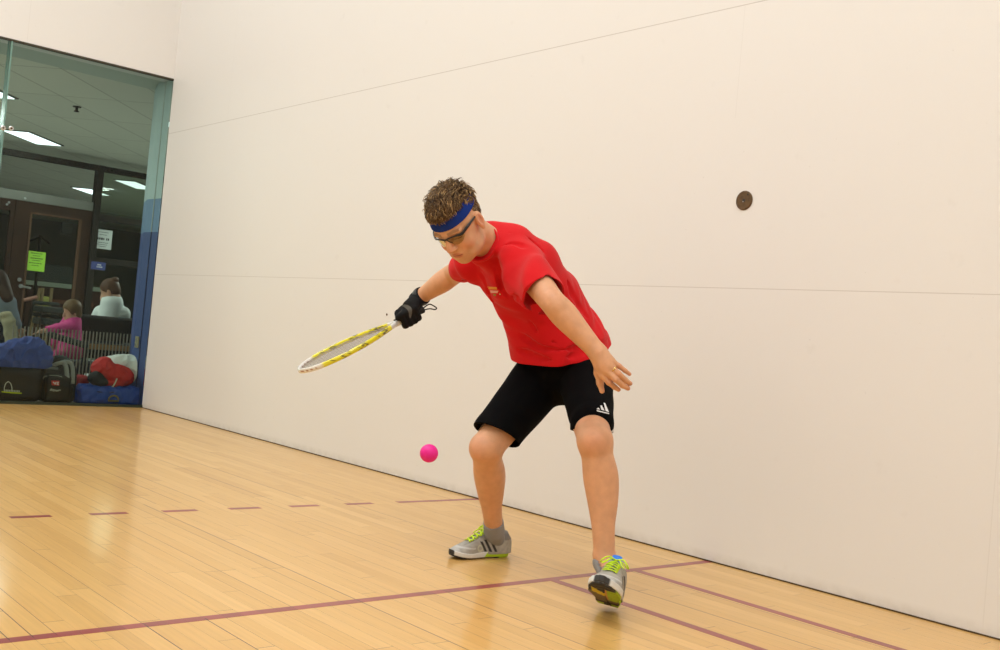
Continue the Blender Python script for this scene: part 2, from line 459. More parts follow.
M_skin = mat('skin', tuple(SKIN), .48, spec=.4, attr='Col', noise=(35, .06), bump=(160, .0006), sss=.12)
M_red = mat('red_cotton', (.62, .008, .012), .85, spec=.15, bump=(700, .0003), sheen=.08, noise=(8, .06))
M_shorts = mat('black_polyester', (.003, .003, .0035), .85, spec=.06, attr='Col')
M_glove = mat('black_glove_leather', (.004, .004, .0045), .75, spec=.2, attr='Col', bump=(300, .0005))
M_hair = mat('brown_hair', (.12, .07, .03), .55, attr='Col', spec=.3)
M_band = mat('blue_terry', (.012, .035, .22), .9, spec=.1, bump=(900, .0008))
M_blackpl = mat('black_plastic', (.012, .012, .014), .28)
M_shoe = mat('shoe_upper', (.5, .5, .48), .6, attr='Col', bump=(500, .0005))
M_lace = mat('neon_lace', (.62, .85, .02), .7)
M_sock = mat('grey_sock', (.28, .28, .29), .9, bump=(500, .0006))
M_gold = mat('gold', (.8, .55, .2), .25, 1)

# ---- body: one continuous surface
b = Fld()
b.econe(C0, C1, (.13, .095), (.12, .09), leftH, .04)
b.econe(C1, C2, (.12, .09), (.125, .085), leftH, .04)
b.econe(C2, C3, (.125, .085), (.135, .08), N(leftS + leftH), .04)
b.econe(C3, C4, (.135, .08), (.10, .06), leftS, .04)
b.cone(C4, shL, .05, .05, .03); b.cone(C4, shR, .05, .05, .03)
# neck
nb = P(487, 244, 3.75)
b.cone(nb, hd(-.025, 0, -.055), .066, .056, .03)
# left arm
b.limb([shL, shL*.5+elL*.5, elL, elL+(wrL-elL)*.28, elL+(wrL-elL)*.62, wrL], [.052, .050, .0425, .0455, .0375, .0285], .02)
# right arm
b.limb([shR, shR*.5+elR*.5, elR, elR+(wrR-elR)*.33, elR+(wrR-elR)*.66, wrR], [.05, .049, .0435, .0445, .0365, .029], .02)
# legs
def leg(hip, knee, ank, front, out):
    b.cone(hip, knee, .080, .058, .03)
    def q(t, f, o=0): return knee + (ank - knee) * t + front * f + out * o
    pts = [q(0, 0), q(.14, -.004, .004), q(.32, -.013, .009), q(.52, -.010, .009), q(.74, -.002, .004), q(1, 0)]
    rs = [.057, .0545, .0600, .0520, .0395, .0350]
    b.limb(pts, rs, .02)
    b.ell(q(0, .030, 0), (.030, .032, .036), None, .03)
    b.ell(ank + out*.024, (.011, .011, .013), None, .02); b.ell(ank - out*.024, (.011, .011, .013), None, .02)
toC = N(V(-.656, -.754, 0))
leg(hipL, kneeL, ankL, N(V(-.75, -.66, 0)), N(V(.66, -.75, 0)))
leg(hipR, kneeR, ankR, N(V(-.97, -.15, 0)), N(V(.0, 1., 0)))

# shoe frames
def frame(F, up=V(0, 0, 1)):
    F = N(F); U = N(up - F * (up @ F)); return np.stack([F, np.cross(U, F), U], 1)
hR_, tR_ = at(508, 556, 2, 0), at(451, 558.5, 2, 0)
SR_M = frame(tR_ - hR_, V(0, 0, 1)); SR_O = at(506.5, 555.7, 2, 0.0); SR_S = .90
pitch = math.radians(22); az = N(V(-.60, -.80, 0)); az = N((CAM - ankL)*V(1,1,0)); az = N(az - right_cam*V(1,1,0)*.10)
Fl = az * math.cos(pitch) + V(0, 0, 1) * math.sin(pitch)
roll = math.radians(7)
U0 = N(V(0, 0, 1) - Fl * Fl[2]); L0 = np.cross(U0, Fl)
Ul = U0 * math.cos(roll) + L0 * math.sin(roll)
SL_M = frame(Fl, Ul); SL_O = at(608.5, 608, 2, 0.0) + V(0, 0, .004); SL_S = 1.05
def s2w(M, O, S): return lambda x, y, z: O + M @ (V(x, y, z) * S)
fR, fL = s2w(SR_M, SR_O, SR_S), s2w(SL_M, SL_O, SL_S)
for f, ank in ((fR, ankR), (fL, ankL)):
    b.cone(ank, f(.055, 0, .06), .034, .027, .01); b.cone(f(.06, 0, .055), f(.19, 0, .040), .026, .020, .01)

# left hand, open, back of the hand to the viewer
def chain(F, pts, rad, k=.006):
    for i in range(len(pts) - 1): F.cone(pts[i], pts[i+1], rad[i], rad[i+1], k)
T = 3.38
kn = [P(602.5, 375, T-.012), P(606.5, 370.5, T-.022), P(609.8, 366, T-.020), P(611.5, 361, T-.010)]
for i, q in enumerate(kn): b.cone(wrL + (q - wrL) * .15, q, .021, .0125, .012)
b.ell(P(604, 364, T-.004), (.028, .028, .028), None, .02)
b.cone(wrL, P(602, 361, T+.005), .026, .026, .02)
fingers = [
    [kn[0], P(609, 382.5, T-.016), P(614.5, 387, T+.004), P(618.5, 389.6, T+.02)],
    [kn[1], P(615.5, 379.5, T-.030), P(622.5, 385.5, T-.012), P(628, 388.3, T+.004)],
    [kn[2], P(618.5, 373.5, T-.026), P(625.5, 380, T-.012), P(630.3, 383.5, T+.004)],
    [kn[3], P(619, 366, T-.012), P(625, 370.6, T-.006), P(629.5, 374, T+.002)]]
frad = [[.0125, .0098, .0088, .0075], [.0128, .0102, .0090, .0078], [.0122, .0096, .0086, .0074], [.0108, .0084, .0074, .0066]]
for q, r in zip(fingers, frad): chain(b, q, r, .004)
chain(b, [P(598.5, 360, T+.012), P(598.5, 373, T+.018), P(600, 383, T+.016), P(602, 391, T+.012)], [.018, .0145, .0108, .0085], .008)
# right hand round the grip (inside the glove)
gB, gT = P(424, 308.8, 4.235), P(396.5, 323, 4.205)
ga = N(gT - gB); e1 = -fwd_cam; e1 = N(e1 - ga * (e1 @ ga)); e2 = np.cross(e1, ga); e2 = e2 if (e2 @ up_cam) < 0 else -e2
def ring(s, ang, r): 
    a = math.radians(ang); return gB + ga * s + r * (e1 * math.cos(a) + e2 * math.sin(a))
GL = np.linalg.norm(gT - gB)
fs = [GL - .028, GL - .049, GL - .069, GL - .087]
def right_hand(F, g):
    pal = ring(GL*.48, -70, .030)
    F.cone(wrR, ring(GL*.40, -75, .034), .027+g, .028+g, .02)
    for i, s in enumerate(fs):
        F.cone(wrR + (ring(s, -25, .036) - wrR) * .35, ring(s, -25, .036), .020+g, .0125+g, .012)
        sc = [1, 1.05, 1, .88][i]
        chain(F, [ring(s, -25, .036), ring(s + .001, 48, .036*sc), ring(s, 118, .029*sc), ring(s, 175, .026)],
              [.0128+g, .0108+g, .0098+g, .0086+g], .004)
    chain(F, [wrR + (pal - wrR) * .4, ring(GL*.62, -110, .034), ring(GL*.80, -78, .031), ring(GL*.90, -30, .028)], [.022+g, .018+g, .0135+g, .011+g], .008)
right_hand(b, 0)

# head
def skull(F, g=0):
    F.ell(hd(-.008, 0, .035), V(.093, .076, .090) + g, HM, .02)
    F.ell(hd(.02, 0, .02), V(.074, .070, .085) + g, HM, .02)
skull(b)
b.ell(hd(.030, 0, -.030), (.064, .061, .080), HM, .03)
b.ell(hd(.022, 0, -.078), (.062, .066, .044), HM, .02)            # jaw
b.ell(hd(.070, 0, -.102), (.026, .030, .022), HM, .025)           # chin
b.ell(hd(.040, .040, -.085), (.035, .018, .022), HM, .025); b.ell(hd(.040, -.040, -.085), (.035, .018, .022), HM, .025)
for s in (1, -1):
    b.ell(hd(.060, .040*s, -.040), (.026, .022, .024), HM, .02)    # cheek
    b.ell(hd(.089, .031*s, .002), (.020, .019, .014), HM, .012, 'sub')
    b.ell(hd(.075, .032*s, -.001), (.0155, .0155, .0135), HM, .004)  # eye with lowered lid
    b.cone(hd(.092, .012*s, .018), hd(.080, .048*s, .018), .010, .008, .012)   # brow ridge
    b.cone(hd(.082, .020*s, -.0095), hd(.076, .043*s, -.006), .0045, .0035, .006)
    b.ell(hd(-.004, .082*s, -.010), (.020, .011, .034), HM, .006)
    b.ell(hd(.002, .092*s, -.006), (.010, .007, .021), HM, .003, 'sub')
    b.ell(hd(-.002, .083*s, -.040), (.009, .006, .009), HM, .006)
b.cone(hd(.092, 0, .014), hd(.116, 0, -.030), .0085, .0125, .010)
b.ell(hd(.106, .012, -.035), (.012, .0085, .0085), HM, .006); b.ell(hd(.106, -.012, -.035), (.012, .0085, .0085), HM, .006)
b.ell(hd(.112, .007, -.044), (.005, .0035, .004), HM, .003, 'sub'); b.ell(hd(.112, -.007, -.044), (.005, .0035, .004), HM, .003, 'sub')
b.ell(hd(.078, 0, -.066), (.022, .032, .024), HM, .02)            # muzzle
b.ell(hd(.0965, 0, -.0635), (.008, .022, .0055), HM, .004)        # upper lip
b.ell(hd(.0945, 0, -.0745), (.008, .019, .006), HM, .004)         # lower lip
b.cone(hd(.106, .018, -.069), hd(.104, -.018, -.069), .0022, .0022, .003, 'sub')

def skincol(v):
    c = np.tile(SKIN, (len(v), 1))
    h = (v - HC) @ HM / HS
    n = sines(3, 14, 40, 160)(v)
    c = c * (1 + .05 * n[:, None])
    for kn_ in (kneeL + N(V(-.75, -.66, 0)) * .05, kneeR + N(V(-.97, -.15, 0)) * .05, elL):
        c = blend(c, .40 * (1 - sm(np.linalg.norm(v - kn_, axis=1), .01, .07)), (.66, .28, .17))
    for q in fingers:
        for j in (1, 3): c = blend(c, .5 * (1 - sm(np.linalg.norm(v - q[j], axis=1), .004, .016)), (.62, .24, .15))
    c = blend(c, .5 * (1 - sm(np.linalg.norm(v - kneeL - V(0, 0, .1), axis=1), 0, .01)), (.6, .25, .15))
    inh = (np.abs(h[:, 0]) < .14) & (np.abs(h[:, 1]) < .1) & (np.abs(h[:, 2]) < .14)
    H = lambda x, y, z, r0, r1: inh * (1 - sm(np.linalg.norm((h - V(x, y, z)), axis=1), r0, r1))
    for s in (1, -1):
        c = blend(c, .5 * H(.075, .042*s, -.042, .005, .035), (.66, .22, .13))
        c = blend(c, .6 * H(0, .085*s, -.01, .01, .035), (.62, .22, .13))
        e = inh * (1 - sm(np.abs(h[:, 2] - .026 + .5*np.abs(np.abs(h[:, 1]) - .034)*.3), .003, .006)) * (np.abs(h[:, 1]) < .054) * (np.abs(h[:, 1]) > .012) * (h[:, 0] > .05) 
        c = blend(c, .38 * e, (.14, .07, .03))
        # lash line
        e = inh * (1 - sm(np.abs(h[:, 2] + .0085), .001, .0025)) * (np.abs(h[:, 1] - .033*s) < .014) * (h[:, 0] > .06)
        c = blend(c, .8 * e, (.05, .03, .02))
    c = blend(c, .5 * H(.115, 0, -.03, .004, .022), (.66, .2, .12))
    lip = inh * (1 - sm(np.sqrt((h[:, 1] / .024)**2 + ((h[:, 2] + .069) / .012)**2), .8, 1.1)) * (h[:, 0] > .08)
    c = blend(c, .75 * lip, (.48, .14, .10))
    c = blend(c, .9 * inh * (1 - sm(np.abs(h[:, 2] + .069), .0008, .002)) * (np.abs(h[:, 1]) < .02) * (h[:, 0] > .085), (.15, .04, .03))
    # stubble
    st = inh * sm(-h[:, 2], .05, .075) * (h[:, 0] > .0) * (1 - lip)
    c = blend(c, .18 * st, (.30, .17, .11))
    return c
b.build('body', M_skin, player, VOX, colfn=skincol)

# ring
r0 = fingers[2][0] * .52 + fingers[2][1] * .48; rd = N(fingers[2][1] - fingers[2][0]); ra_ = N(np.cross(rd, fwd_cam)); rb_ = np.cross(rd, ra_)
MB().closed_tube([r0 + .0118 * (ra_ * math.cos(a) + rb_ * math.sin(a)) for a in np.linspace(0, 2*math.pi, 32, False)], .0022, .0012, rd).build('wedding_ring', M_gold, player, True)['label'] = 'gold band on the ring finger'

# ---- shirt
def noisepost(seed, amp, f0, f1, stretch=None, n=18):
    s = sines(seed, n, f0, f1, stretch); return lambda p, d: d + amp * s(p)
Hm = P(560, 352, 3.985)
hemN = N(-up_cam*.97 + right_cam*.13 + fwd_cam*.27)
Hm2 = Hm
def shirt(F, g, ext=0):
    e = N(Hm - C1)
    F.econe(C2, Hm2, (.155+g, .140+g), (.194+g, .190+g), leftH, .03)
    F.econe(C3, C2, (.158+g, .122+g), (.155+g, .140+g), N(leftS+leftH), .04)
    F.econe(C4, C3, (.120+g, .082+g), (.158+g, .122+g), leftS, .04)
    F.cone(P(492, 243, 3.765), C4, .066+g, .082+g, .03)
    F.cone(P(507, 243, 3.79), P(534, 262, 3.80), .060+g, .075+g, .04)
    F.cone(C4, shL, .062+g, .064+g, .04); F.cone(C4, shR, .06+g, .058+g, .04)
    F.cone(C3, C3*.5+shL*.5, .09+g, .08+g, .04)
    sl = P(544, 296, 3.475); sr = P(463, 269, 4.06)
    F.cone(shL, sl + (sl - shL) * ext, .068+g, .071+g, .03, flat=(ext == 0))
    F.cone(P(519, 280, 3.60), P(532, 302, 3.50), .052+g, .034+g, .03, flat=True)
    F.cone(shR, sr + (sr - shR) * ext, .060+g, .050+g, .03, flat=(ext == 0))
ccol = P(482, 244, 3.705); ca = N(hd(-.015, 0, -.05) - nb)
so, si = Fld(), Fld(); shirt(so, .004)
def mouth(F, a, h, ra, rb, depth, thick=.006):
    """hollow a garment's end so that its hem has an edge"""
    ax = N(h - a); L = np.linalg.norm(h - a); t = 1 - depth / L; r0 = ra + (rb - ra) * t
    F.cone(h - ax * depth, h + ax * .03, r0 - thick, rb - thick, .001)
mouth(si, shL, P(544, 296, 3.475), .072, .075, .05); si.cone(P(538, 296, 3.52), P(539, 312, 3.46), .05, .035, .01); mouth(si, shR, P(463, 269, 4.06), .064, .054, .05)
so.cone(P(497, 252, 3.78), ccol + ca*.006, .078, .0675, .02, flat=True)
HmC = P(560, 350, 3.985)
def hemshirt(p): return np.where(np.linalg.norm(p - Hm, axis=-1) < .34, (p - HmC) @ hemN, -1.0)
Hm2 = P(562, 368, 3.99)
axT = N(C4 - Hm)
f_long = sines(11, 10, 60, 120, None)
def shirtpost(p, d):
    # folds that hang from the shoulders towards the low hip, and drape wrinkles across the waist
    q = p - C2; s = q @ axT; u = q @ leftS; w = q @ N(np.cross(axT, leftS))
    a = np.sin(34*(u*1.0 - .35*s) + 2.2*np.sin(9*s + 1) + 9*w) * (.5 + .5*np.sin(13*s + 5*u + 2))
    k = np.sin(70*s + 16*u + 3*np.sin(20*w)) * sm(-s, .02, .16)
    k2 = np.sin(46*(s*.6 + u*.9) + 10*w + 2*np.sin(17*s)) * sm(s, -.05, .10)
    return d + .0070*a + .0052*k + .0058*k2 + .0012*np.sin(120*s+60*u+4*np.sin(30*w))*sm(np.sin(9*s+7*w+2), -.2, .8)
def surf(F, u, v, t0, t1, post=None):
    ts = np.linspace(t0, t1, 700); pts = np.stack([P(u, v, t) for t in ts]); d = F.ev(pts)
    if post: d = post(pts, d)
    i = np.argmax(d < 0); return pts[i] if d[i] < 0 else pts[np.argmin(d)]
# deep creases
def crease(F, q, r, k=.012):
    q = [x - fwd_cam * r * .10 for x in q]
    q = crom(q, 4)
    n = len(q)
    for i in range(n - 1):
        ra = r * math.sin(math.pi * (i + .6) / (n + .2)) ** .5; rb = r * math.sin(math.pi * (i + 1.6) / (n + .2)) ** .5 if i < n - 2 else r*.3
        F.cone(q[i], q[i+1], ra, max(rb, r*.3), k, 'sub')
cre = Fld()
creases = [([(497, 260), (498, 274), (503, 288), (515, 299), (528, 307)], .014), ([(494, 268), (499, 285), (508, 297)], .004), 
           ([(510, 234), (530, 240), (544, 254)], .006), ([(520, 336), (540, 347), (562, 350), (584, 345)], .009), ([(518, 350), (535, 358), (556, 360)], .008),
           ([(560, 318), (580, 334), (598, 338)], .008), ([(562, 357), (580, 354), (596, 346)], .008), ([(498, 250), (510, 244), (524, 244)], .006),
           ([(480, 275), (486, 290), (496, 308)], .006), ([(566, 280), (577, 300), (588, 316)], .007), ([(530, 320), (540, 335), (556, 343)], .0035)]
cq_ = [([surf(so, u, v, 3.3, 4.2) for u, v in px], r) for px, r in creases]
for q_, r in cq_: crease(so, q_, r)
shv = so.build('shirt', M_red, player, VOX, post=shirtpost, inner=si, cuts=(hemshirt,))
# collar
col_c = ccol + ca * .008
cu = N(np.cross(ca, V(0, 0, 1))); cv_ = np.cross(ca, cu)
MB().closed_tube([col_c + .0665 * (cu * math.cos(a) + cv_ * math.sin(a)) for a in np.linspace(0, 2*math.pi, 60, False)], .009, .004, ca, 10).build('collar', M_red, player, True)

# ---- shorts
BLK = V(.003, .003, .0035)
hmR, hmL = P(497, 434, 3.84), P(592, 424, 3.60)
shorts_axes = [(P(538, 382, 4.0), hmR, V(.05, 1, 0)), (P(586, 383, 3.86), hmL, V(1, -.15, 0))]
dn = V(0, 0, -1)
def shorts(F, g, ext=0):
    F.econe(P(563, 352, 3.99), P(563, 368, 3.98), (.150+g, .130+g), (.172+g, .140+g), leftH, .02)
    a, h, _ = shorts_axes[0]; F.cone(a, h, .106+g, .088+g, .02); F.cone(h, h + (h-a)*.25 + dn*.02, .088+g, .088+g, .01)
    a, h, _ = shorts_axes[1]; F.cone(a, h, .098+g, .071+g, .012); F.cone(h, h + dn*.08 + (h-a)*.04, .071+g, .073+g, .01)
ko, ki = Fld(), Fld(); shorts(ko, .003)
hems = []
for (a_, h_, _), mix, pt in zip(shorts_axes, (.62, .16), (P(497, 430, 3.78), P(590, 429, 3.50))):
    hems.append((pt, N(N(h_ - a_) * mix + dn * (1 - mix)), h_))
def hemcut(p):
    r = np.full(p.shape[:-1], -1.0); d0 = np.linalg.norm(p - hems[0][2], axis=-1); d1 = np.linalg.norm(p - hems[1][2], axis=-1)
    for (pt, n, h), near in zip(hems, ((d0 < .2) & (d0 < d1), (d1 < .2) & (d1 <= d0))): r = np.where(near, (p - pt) @ n, r)
    return r
for (a_, h_, _), (ra0, rb0) in zip(shorts_axes, ((.115, .091), (.109, .074))):
    ax_ = N(h_ - a_); ki.cone(h_ - ax_*.05, h_, (ra0*.2+rb0*.8) - .006, rb0 - .006, .001); ki.cone(h_, h_ + dn*.12 + ax_*.03, rb0 - .006, rb0 - .003, .001)
def shortpost(p, d):
    return d + .004 * sines(21, 16, 30, 75, (1, 1, .5))(p)
def shortcol(v):
    c = np.tile(BLK, (len(v), 1))
    for a, h, out in shorts_axes:
        ax = N(h - a); q = v - a; s = q @ ax; o = N(out - ax * (out @ ax)); w = np.cross(ax, o)
        near = (np.linalg.norm(q - s[:, None]*ax, axis=1) < .16) & (s > .03) & (q @ o > .03)
        x = q @ w
        for k in (-1, 0, 1): c = blend(c, near * (1 - sm(np.abs(x - k*.017), .0035, .0055)), (.62, .62, .62))
    return c
ko.build('shorts', M_shorts, player, VOX, post=shortpost, inner=ki, colfn=shortcol, cuts=(hemcut,))

# emblem on the shorts: three slanted bars over a small word
M_logo = mat('white_print', (.75, .75, .76), .6); 
def decal(name, polys, F, t0, t1, m, parent, post=None, off=.003):
    mb = MB()
    for poly in polys:
        A, B_, C_, D = [np.array(x, float) for x in poly]; nu, nv = 8, 5
        q = []
        for j in range(nv + 1):
            for i in range(nu + 1):
                a, b2 = i / nu, j / nv; u, v = (A*(1-a) + B_*a)*(1-b2) + (D*(1-a) + C_*a)*b2
                q.append(surf(F, u, v, t0, t1, post) - fwd_cam * off)
        W_ = nu + 1; mb.add(q, [(j*W_+i, j*W_+i+1, (j+1)*W_+i+1, (j+1)*W_+i) for j in range(nv) for i in range(nu)])
    return mb.build(name, m, parent)
bars = [[(603.5, 402.6), (605.0, 402.9), (608.9, 412.0), (605.6, 411.0)], [(600.2, 405.6), (601.7, 405.2), (604.5, 410.6), (601.3, 409.7)], [(596.6, 408.8), (598.3, 407.6), (600.2, 409.5), (597.2, 409.3)],
        [(596.4, 409.9), (609.0, 412.9), (609.2, 414.1), (597.0, 411.2)]]
decal('emblem', bars, ko, 3.3, 4.1, M_logo, player, shortpost)
ch = [([(487.2, 286.6), (496.5, 287.2), (497, 289.6), (489, 289.4)], (.72, .28, .03)), ([(490, 290.4), (498.4, 290.8), (497.5, 293.2), (490.8, 293)], (.75, .35, .30)),
      ([(493, 294), (496.2, 294.2), (495.4, 296), (493.8, 296)], (.25, .22, .03)), ([(499.0, 293.5), (500.8, 294), (500.4, 295), (499.4, 294.8)], (.75, .6, .4))]
for k, (pl, cc) in enumerate(ch):
    decal('chest_print', [pl], so, 3.2, 4.2, mat('print_ink_%d' % k, cc, .7), player, shirtpost)

# ---- hair
hc = Fld()
hc.ell(hd(-.010, 0, .043), V(.090, .079, .084), HM, .02)
hc.ell(hd(.032, 0, .070), V(.066, .064, .050), HM, .02)
hc.ell(hd(-.05, 0, -.0), V(.038, .060, .050), HM, .02)
bandn = N(V(.06, 0, 1)); 
def local(p): return (p - HC) @ HM / HS
def haircut(p):
    h = local(p)
    # keep above the hairline: forehead front, over the ears, nape
    line_ = np.interp(h[..., 0], [-.12, -.05, -.02, -.005, .0, .03, .06, .12], [-.055, -.045, -.005, .012, .079, .077, .075, .072])
    return (line_ - h[..., 2])
def hcol(v):
    n = sines(5, 20, 120, 400)(v); n2 = sines(6, 10, 20, 60)(v)
    c = np.tile(V(.105, .058, .024), (len(v), 1)) * (1 + .5*n + .25*n2)[:, None]
    return np.clip(c, .01, .6)
skf = Fld(); skull(skf)
hc.build('hair', M_hair, player, .0022, cuts=(haircut,), colfn=hcol, disp=None)
# locks of hair as tapered strands
hb = MB(); hcols = []
r = np.random.default_rng(5)
hair_f = Fld(); hair_f.pr = hc.pr[:]
def grad(F, p, e=.002):
    g = np.stack([F.ev(p + V(*(e if i == j else 0 for j in range(3)))) - F.ev(p - V(*(e if i == j else 0 for j in range(3)))) for i in range(3)], -1)
    return g / np.linalg.norm(g, axis=-1, keepdims=True)
NS = 3600
dirs = r.normal(size=(NS * 2, 3)); dirs /= np.linalg.norm(dirs, axis=1)[:, None]
base = HC + (V(-.01, 0, .045) + dirs * .03) @ HM.T
pts_ = base.copy(); dw = dirs @ HM.T
for _ in range(30): pts_ = pts_ + dw * hc.ev(pts_)[:, None] * -1 * -1 * (-1) if False else pts_ - dw * hc.ev(pts_)[:, None]
h_ = local(pts_); keep = (haircut(pts_) < -.002) & (np.abs(hc.ev(pts_)) < .002)
pts_, h_, dw = pts_[keep][:NS], h_[keep][:NS], dw[keep][:NS]
nrm = grad(hc, pts_)
swc = V(.035, .035, .14)      # swirl on the crown
for i in range(len(pts_)):
    p0 = pts_[i]; n = nrm[i]; hl = h_[i]
    top = sm(hl[2], .04, .10)
    # comb direction in head space: sides lie back and down, the top is swept forward in a cowlick
    side = V(-.7, 0, -.55); tp = V(.8, .35*math.sin(hl[0]*60) + .3, .15)
    dloc = side * (1 - top) + tp * top
    if hl[0] > .045: dloc = V(.75, .25, -.35)
    d = HM @ dloc + r.normal(size=3) * .28
    d = d - n * (d @ n); d = N(d)
    ln = (.014 + .018 * top) * r.uniform(.7, 1.3)
    if hl[0] > .045: ln = .022 * r.uniform(.7, 1.2)
    if hl @ bandn < .104 and hl[0] > -.04: ln *= .5
    lift = (.22 + .55 * top) * r.uniform(.5, 1.3)
    p1 = p0 + d * ln * .4 + n * ln * lift * .5; p2 = p0 + d * ln * .8 + n * ln * lift * .62; p3 = p0 + d * ln * 1.15 + n * ln * lift * .45
    w_ = r.uniform(.0010, .0019)
    n0 = len(hb.v)
    hb.tube([p0 - n*.002, p1, p2, p3], [w_, w_*1.05, w_*.7, w_*.12], 4, up=n, cap=False)
    tone = r.uniform(.35, 1.3); g = V(.13, .072, .030) * tone
    if r.random() < .22: g = V(.36, .22, .09) * r.uniform(.7, 1.3)
    for q in range(len(hb.v) - n0): hcols.append(g * (1 + .35 * (q // 4) / 3))
hb.build('hair_strands', M_hair, player, True, col=np.array(hcols))

# ---- headband
bo, bi = Fld(), Fld(); 
for F, g in ((bo, .0062), (bi, .002)):
    skull(F, g); 
def bandcut(p):
    h = local(p); return np.abs(h @ bandn - .062 ) - .0195
bo.build('headband', M_band, player, .002, inner=bi, cuts=(bandcut,))

# ---- glasses
gl = empty('protective_glasses', HC); gl.parent = player; bpy_update(); gl.matrix_parent_inverse = player.matrix_world.inverted(); bpy_update()
rim = [hd(-.012, .083, .012), hd(.03, .079, .014), hd(.062, .070, .012), hd(.085, .056, .006), hd(.100, .038, .012), hd(.108, .018, .013), hd(.111, 0, .010),
       hd(.108, -.018, .013), hd(.100, -.038, .012), hd(.085, -.056, .006), hd(.062, -.070, .012), hd(.03, -.079, .014), hd(-.012, -.083, .012)]
rr = [(.0022, .0025), (.004, .003), (.006, .0035), (.0055, .0035), (.003, .003), (.0027, .003), (.0032, .003)]; rr = rr + rr[-2::-1]
rim2 = crom(rim, 6); rr2 = [tuple(np.array(rr[min(i // 6, 11)]) * (1 - (i % 6) / 6) + np.array(rr[min(i // 6 + 1, 12)]) * (i % 6) / 6) for i in range(len(rim2))]
MB().tube(rim2, rr2, 10, up=Uh).build('frame', M_blackpl, gl, True)
nbr = MB()
for s in (1, -1): nbr.tube([hd(.110, .004*s, .009), hd(.106, .010*s, -.004), hd(.101, .013*s, -.012)], .0018, 8)
nbr.build('nose_bridge', M_blackpl, gl, True)
m = bpy.data.materials.new('clear_lens'); m.use_nodes = True; nt = m.node_tree; nt.nodes.clear()
o_ = nt.nodes.new('ShaderNodeOutputMaterial'); mx = nt.nodes.new('ShaderNodeMixShader'); tr = nt.nodes.new('ShaderNodeBsdfTransparent'); gs = nt.nodes.new('ShaderNodeBsdfGlossy')
gs.inputs['Roughness'].default_value = .05; tr.inputs['Color'].default_value = (.86, .88, .80, 1); fr = nt.nodes.new('ShaderNodeFresnel'); fr.inputs['IOR'].default_value = 1.22
nt.links.new(fr.outputs[0], mx.inputs[0]); nt.links.new(tr.outputs[0], mx.inputs[1]); nt.links.new(gs.outputs[0], mx.inputs[2]); nt.links.new(mx.outputs[0], o_.inputs[0])
M_lens = m
for s in (1, -1):
    rows = []
    ys = [.006, .018, .032, .046, .058]; xs = [.110, .108, .102, .092, .080]; lo = [-.006, -.020, -.026, -.022, -.008]
    v = []; f = []
    for lay in (0, -.0015):
        for y, x, l in zip(ys, xs, lo):
            for k in range(4): 
                t = k / 3; v.append(hd(x + lay - .004*t*t, y*s, .010*(1-t) + l*t))
    for lay in (0, 1):
        for i in range(4):
            for k in range(3):
                a = lay*20 + i*4 + k; q = (a, a+4, a+5, a+1); f.append(q if (lay == 0) == (s > 0) else q[::-1])
    mesh_np('lens', v, f, M_lens, gl, True)

# ---- glove on the right hand
g_ = Fld(); right_hand(g_, .0022)
cuffA = wrR + N(elR - wrR) * .028
g_.cone(wrR + N(wrR - elR) * .015, cuffA, .034, .0375, .01, flat=True)
pc = ring(GL*.55, -42, .042)
def glovecol(v):
    c = np.tile(V(.004, .004, .0045), (len(v), 1))
    # grey panel on the back of the hand
    q = v - ring(GL*.56, -30, .045); a = q @ N(e2*.8 - ga*.1 + V(0,0,0)); bb = q @ N(ga)
    return blend(c, (1 - sm(np.sqrt((a/.034)**2 + ((bb + .010*np.cos(a*60))/.0095)**2), .8, 1.05)) * ((v - pc) @ -fwd_cam > -.02), (.10, .095, .08))
g_.build('glove', M_glove, player, .0022, colfn=glovecol)
MB().closed_tube([wrR + N(elR-wrR)*.012 + .0375*(N(np.cross(elR-wrR, up_cam))*math.cos(a) + N(np.cross(elR-wrR, np.cross(elR-wrR, up_cam)))*math.sin(a)) for a in np.linspace(0, 2*math.pi, 40, False)], .011, .0025, N(elR-wrR), 8).build('glove_strap', M_glove_strap if 'M_glove_strap' in globals() else M_blackpl, player, True)

# ---- socks
for nm, k, a, fr_ in (('sock', kneeR, ankR, fR), ('sock', kneeL, ankL, fL)):
    F, I = Fld(), Fld(); top = a + N(k - a) * (.032 if a is ankR else -.012)
    F.cone(fr_(.06, 0, .06), a + N(k-a)*-.02, .032, .0405, .01); F.cone(a + N(k-a)*-.02, top, .0405, .0400, .005, flat=True)
    I.cone(fr_(.06, 0, .06), a, .028, .0345, .01); I.cone(a, top + N(k - a)*.05, .0345, .036, .005)
    F.build('sock', M_sock, player, .0024, inner=I)

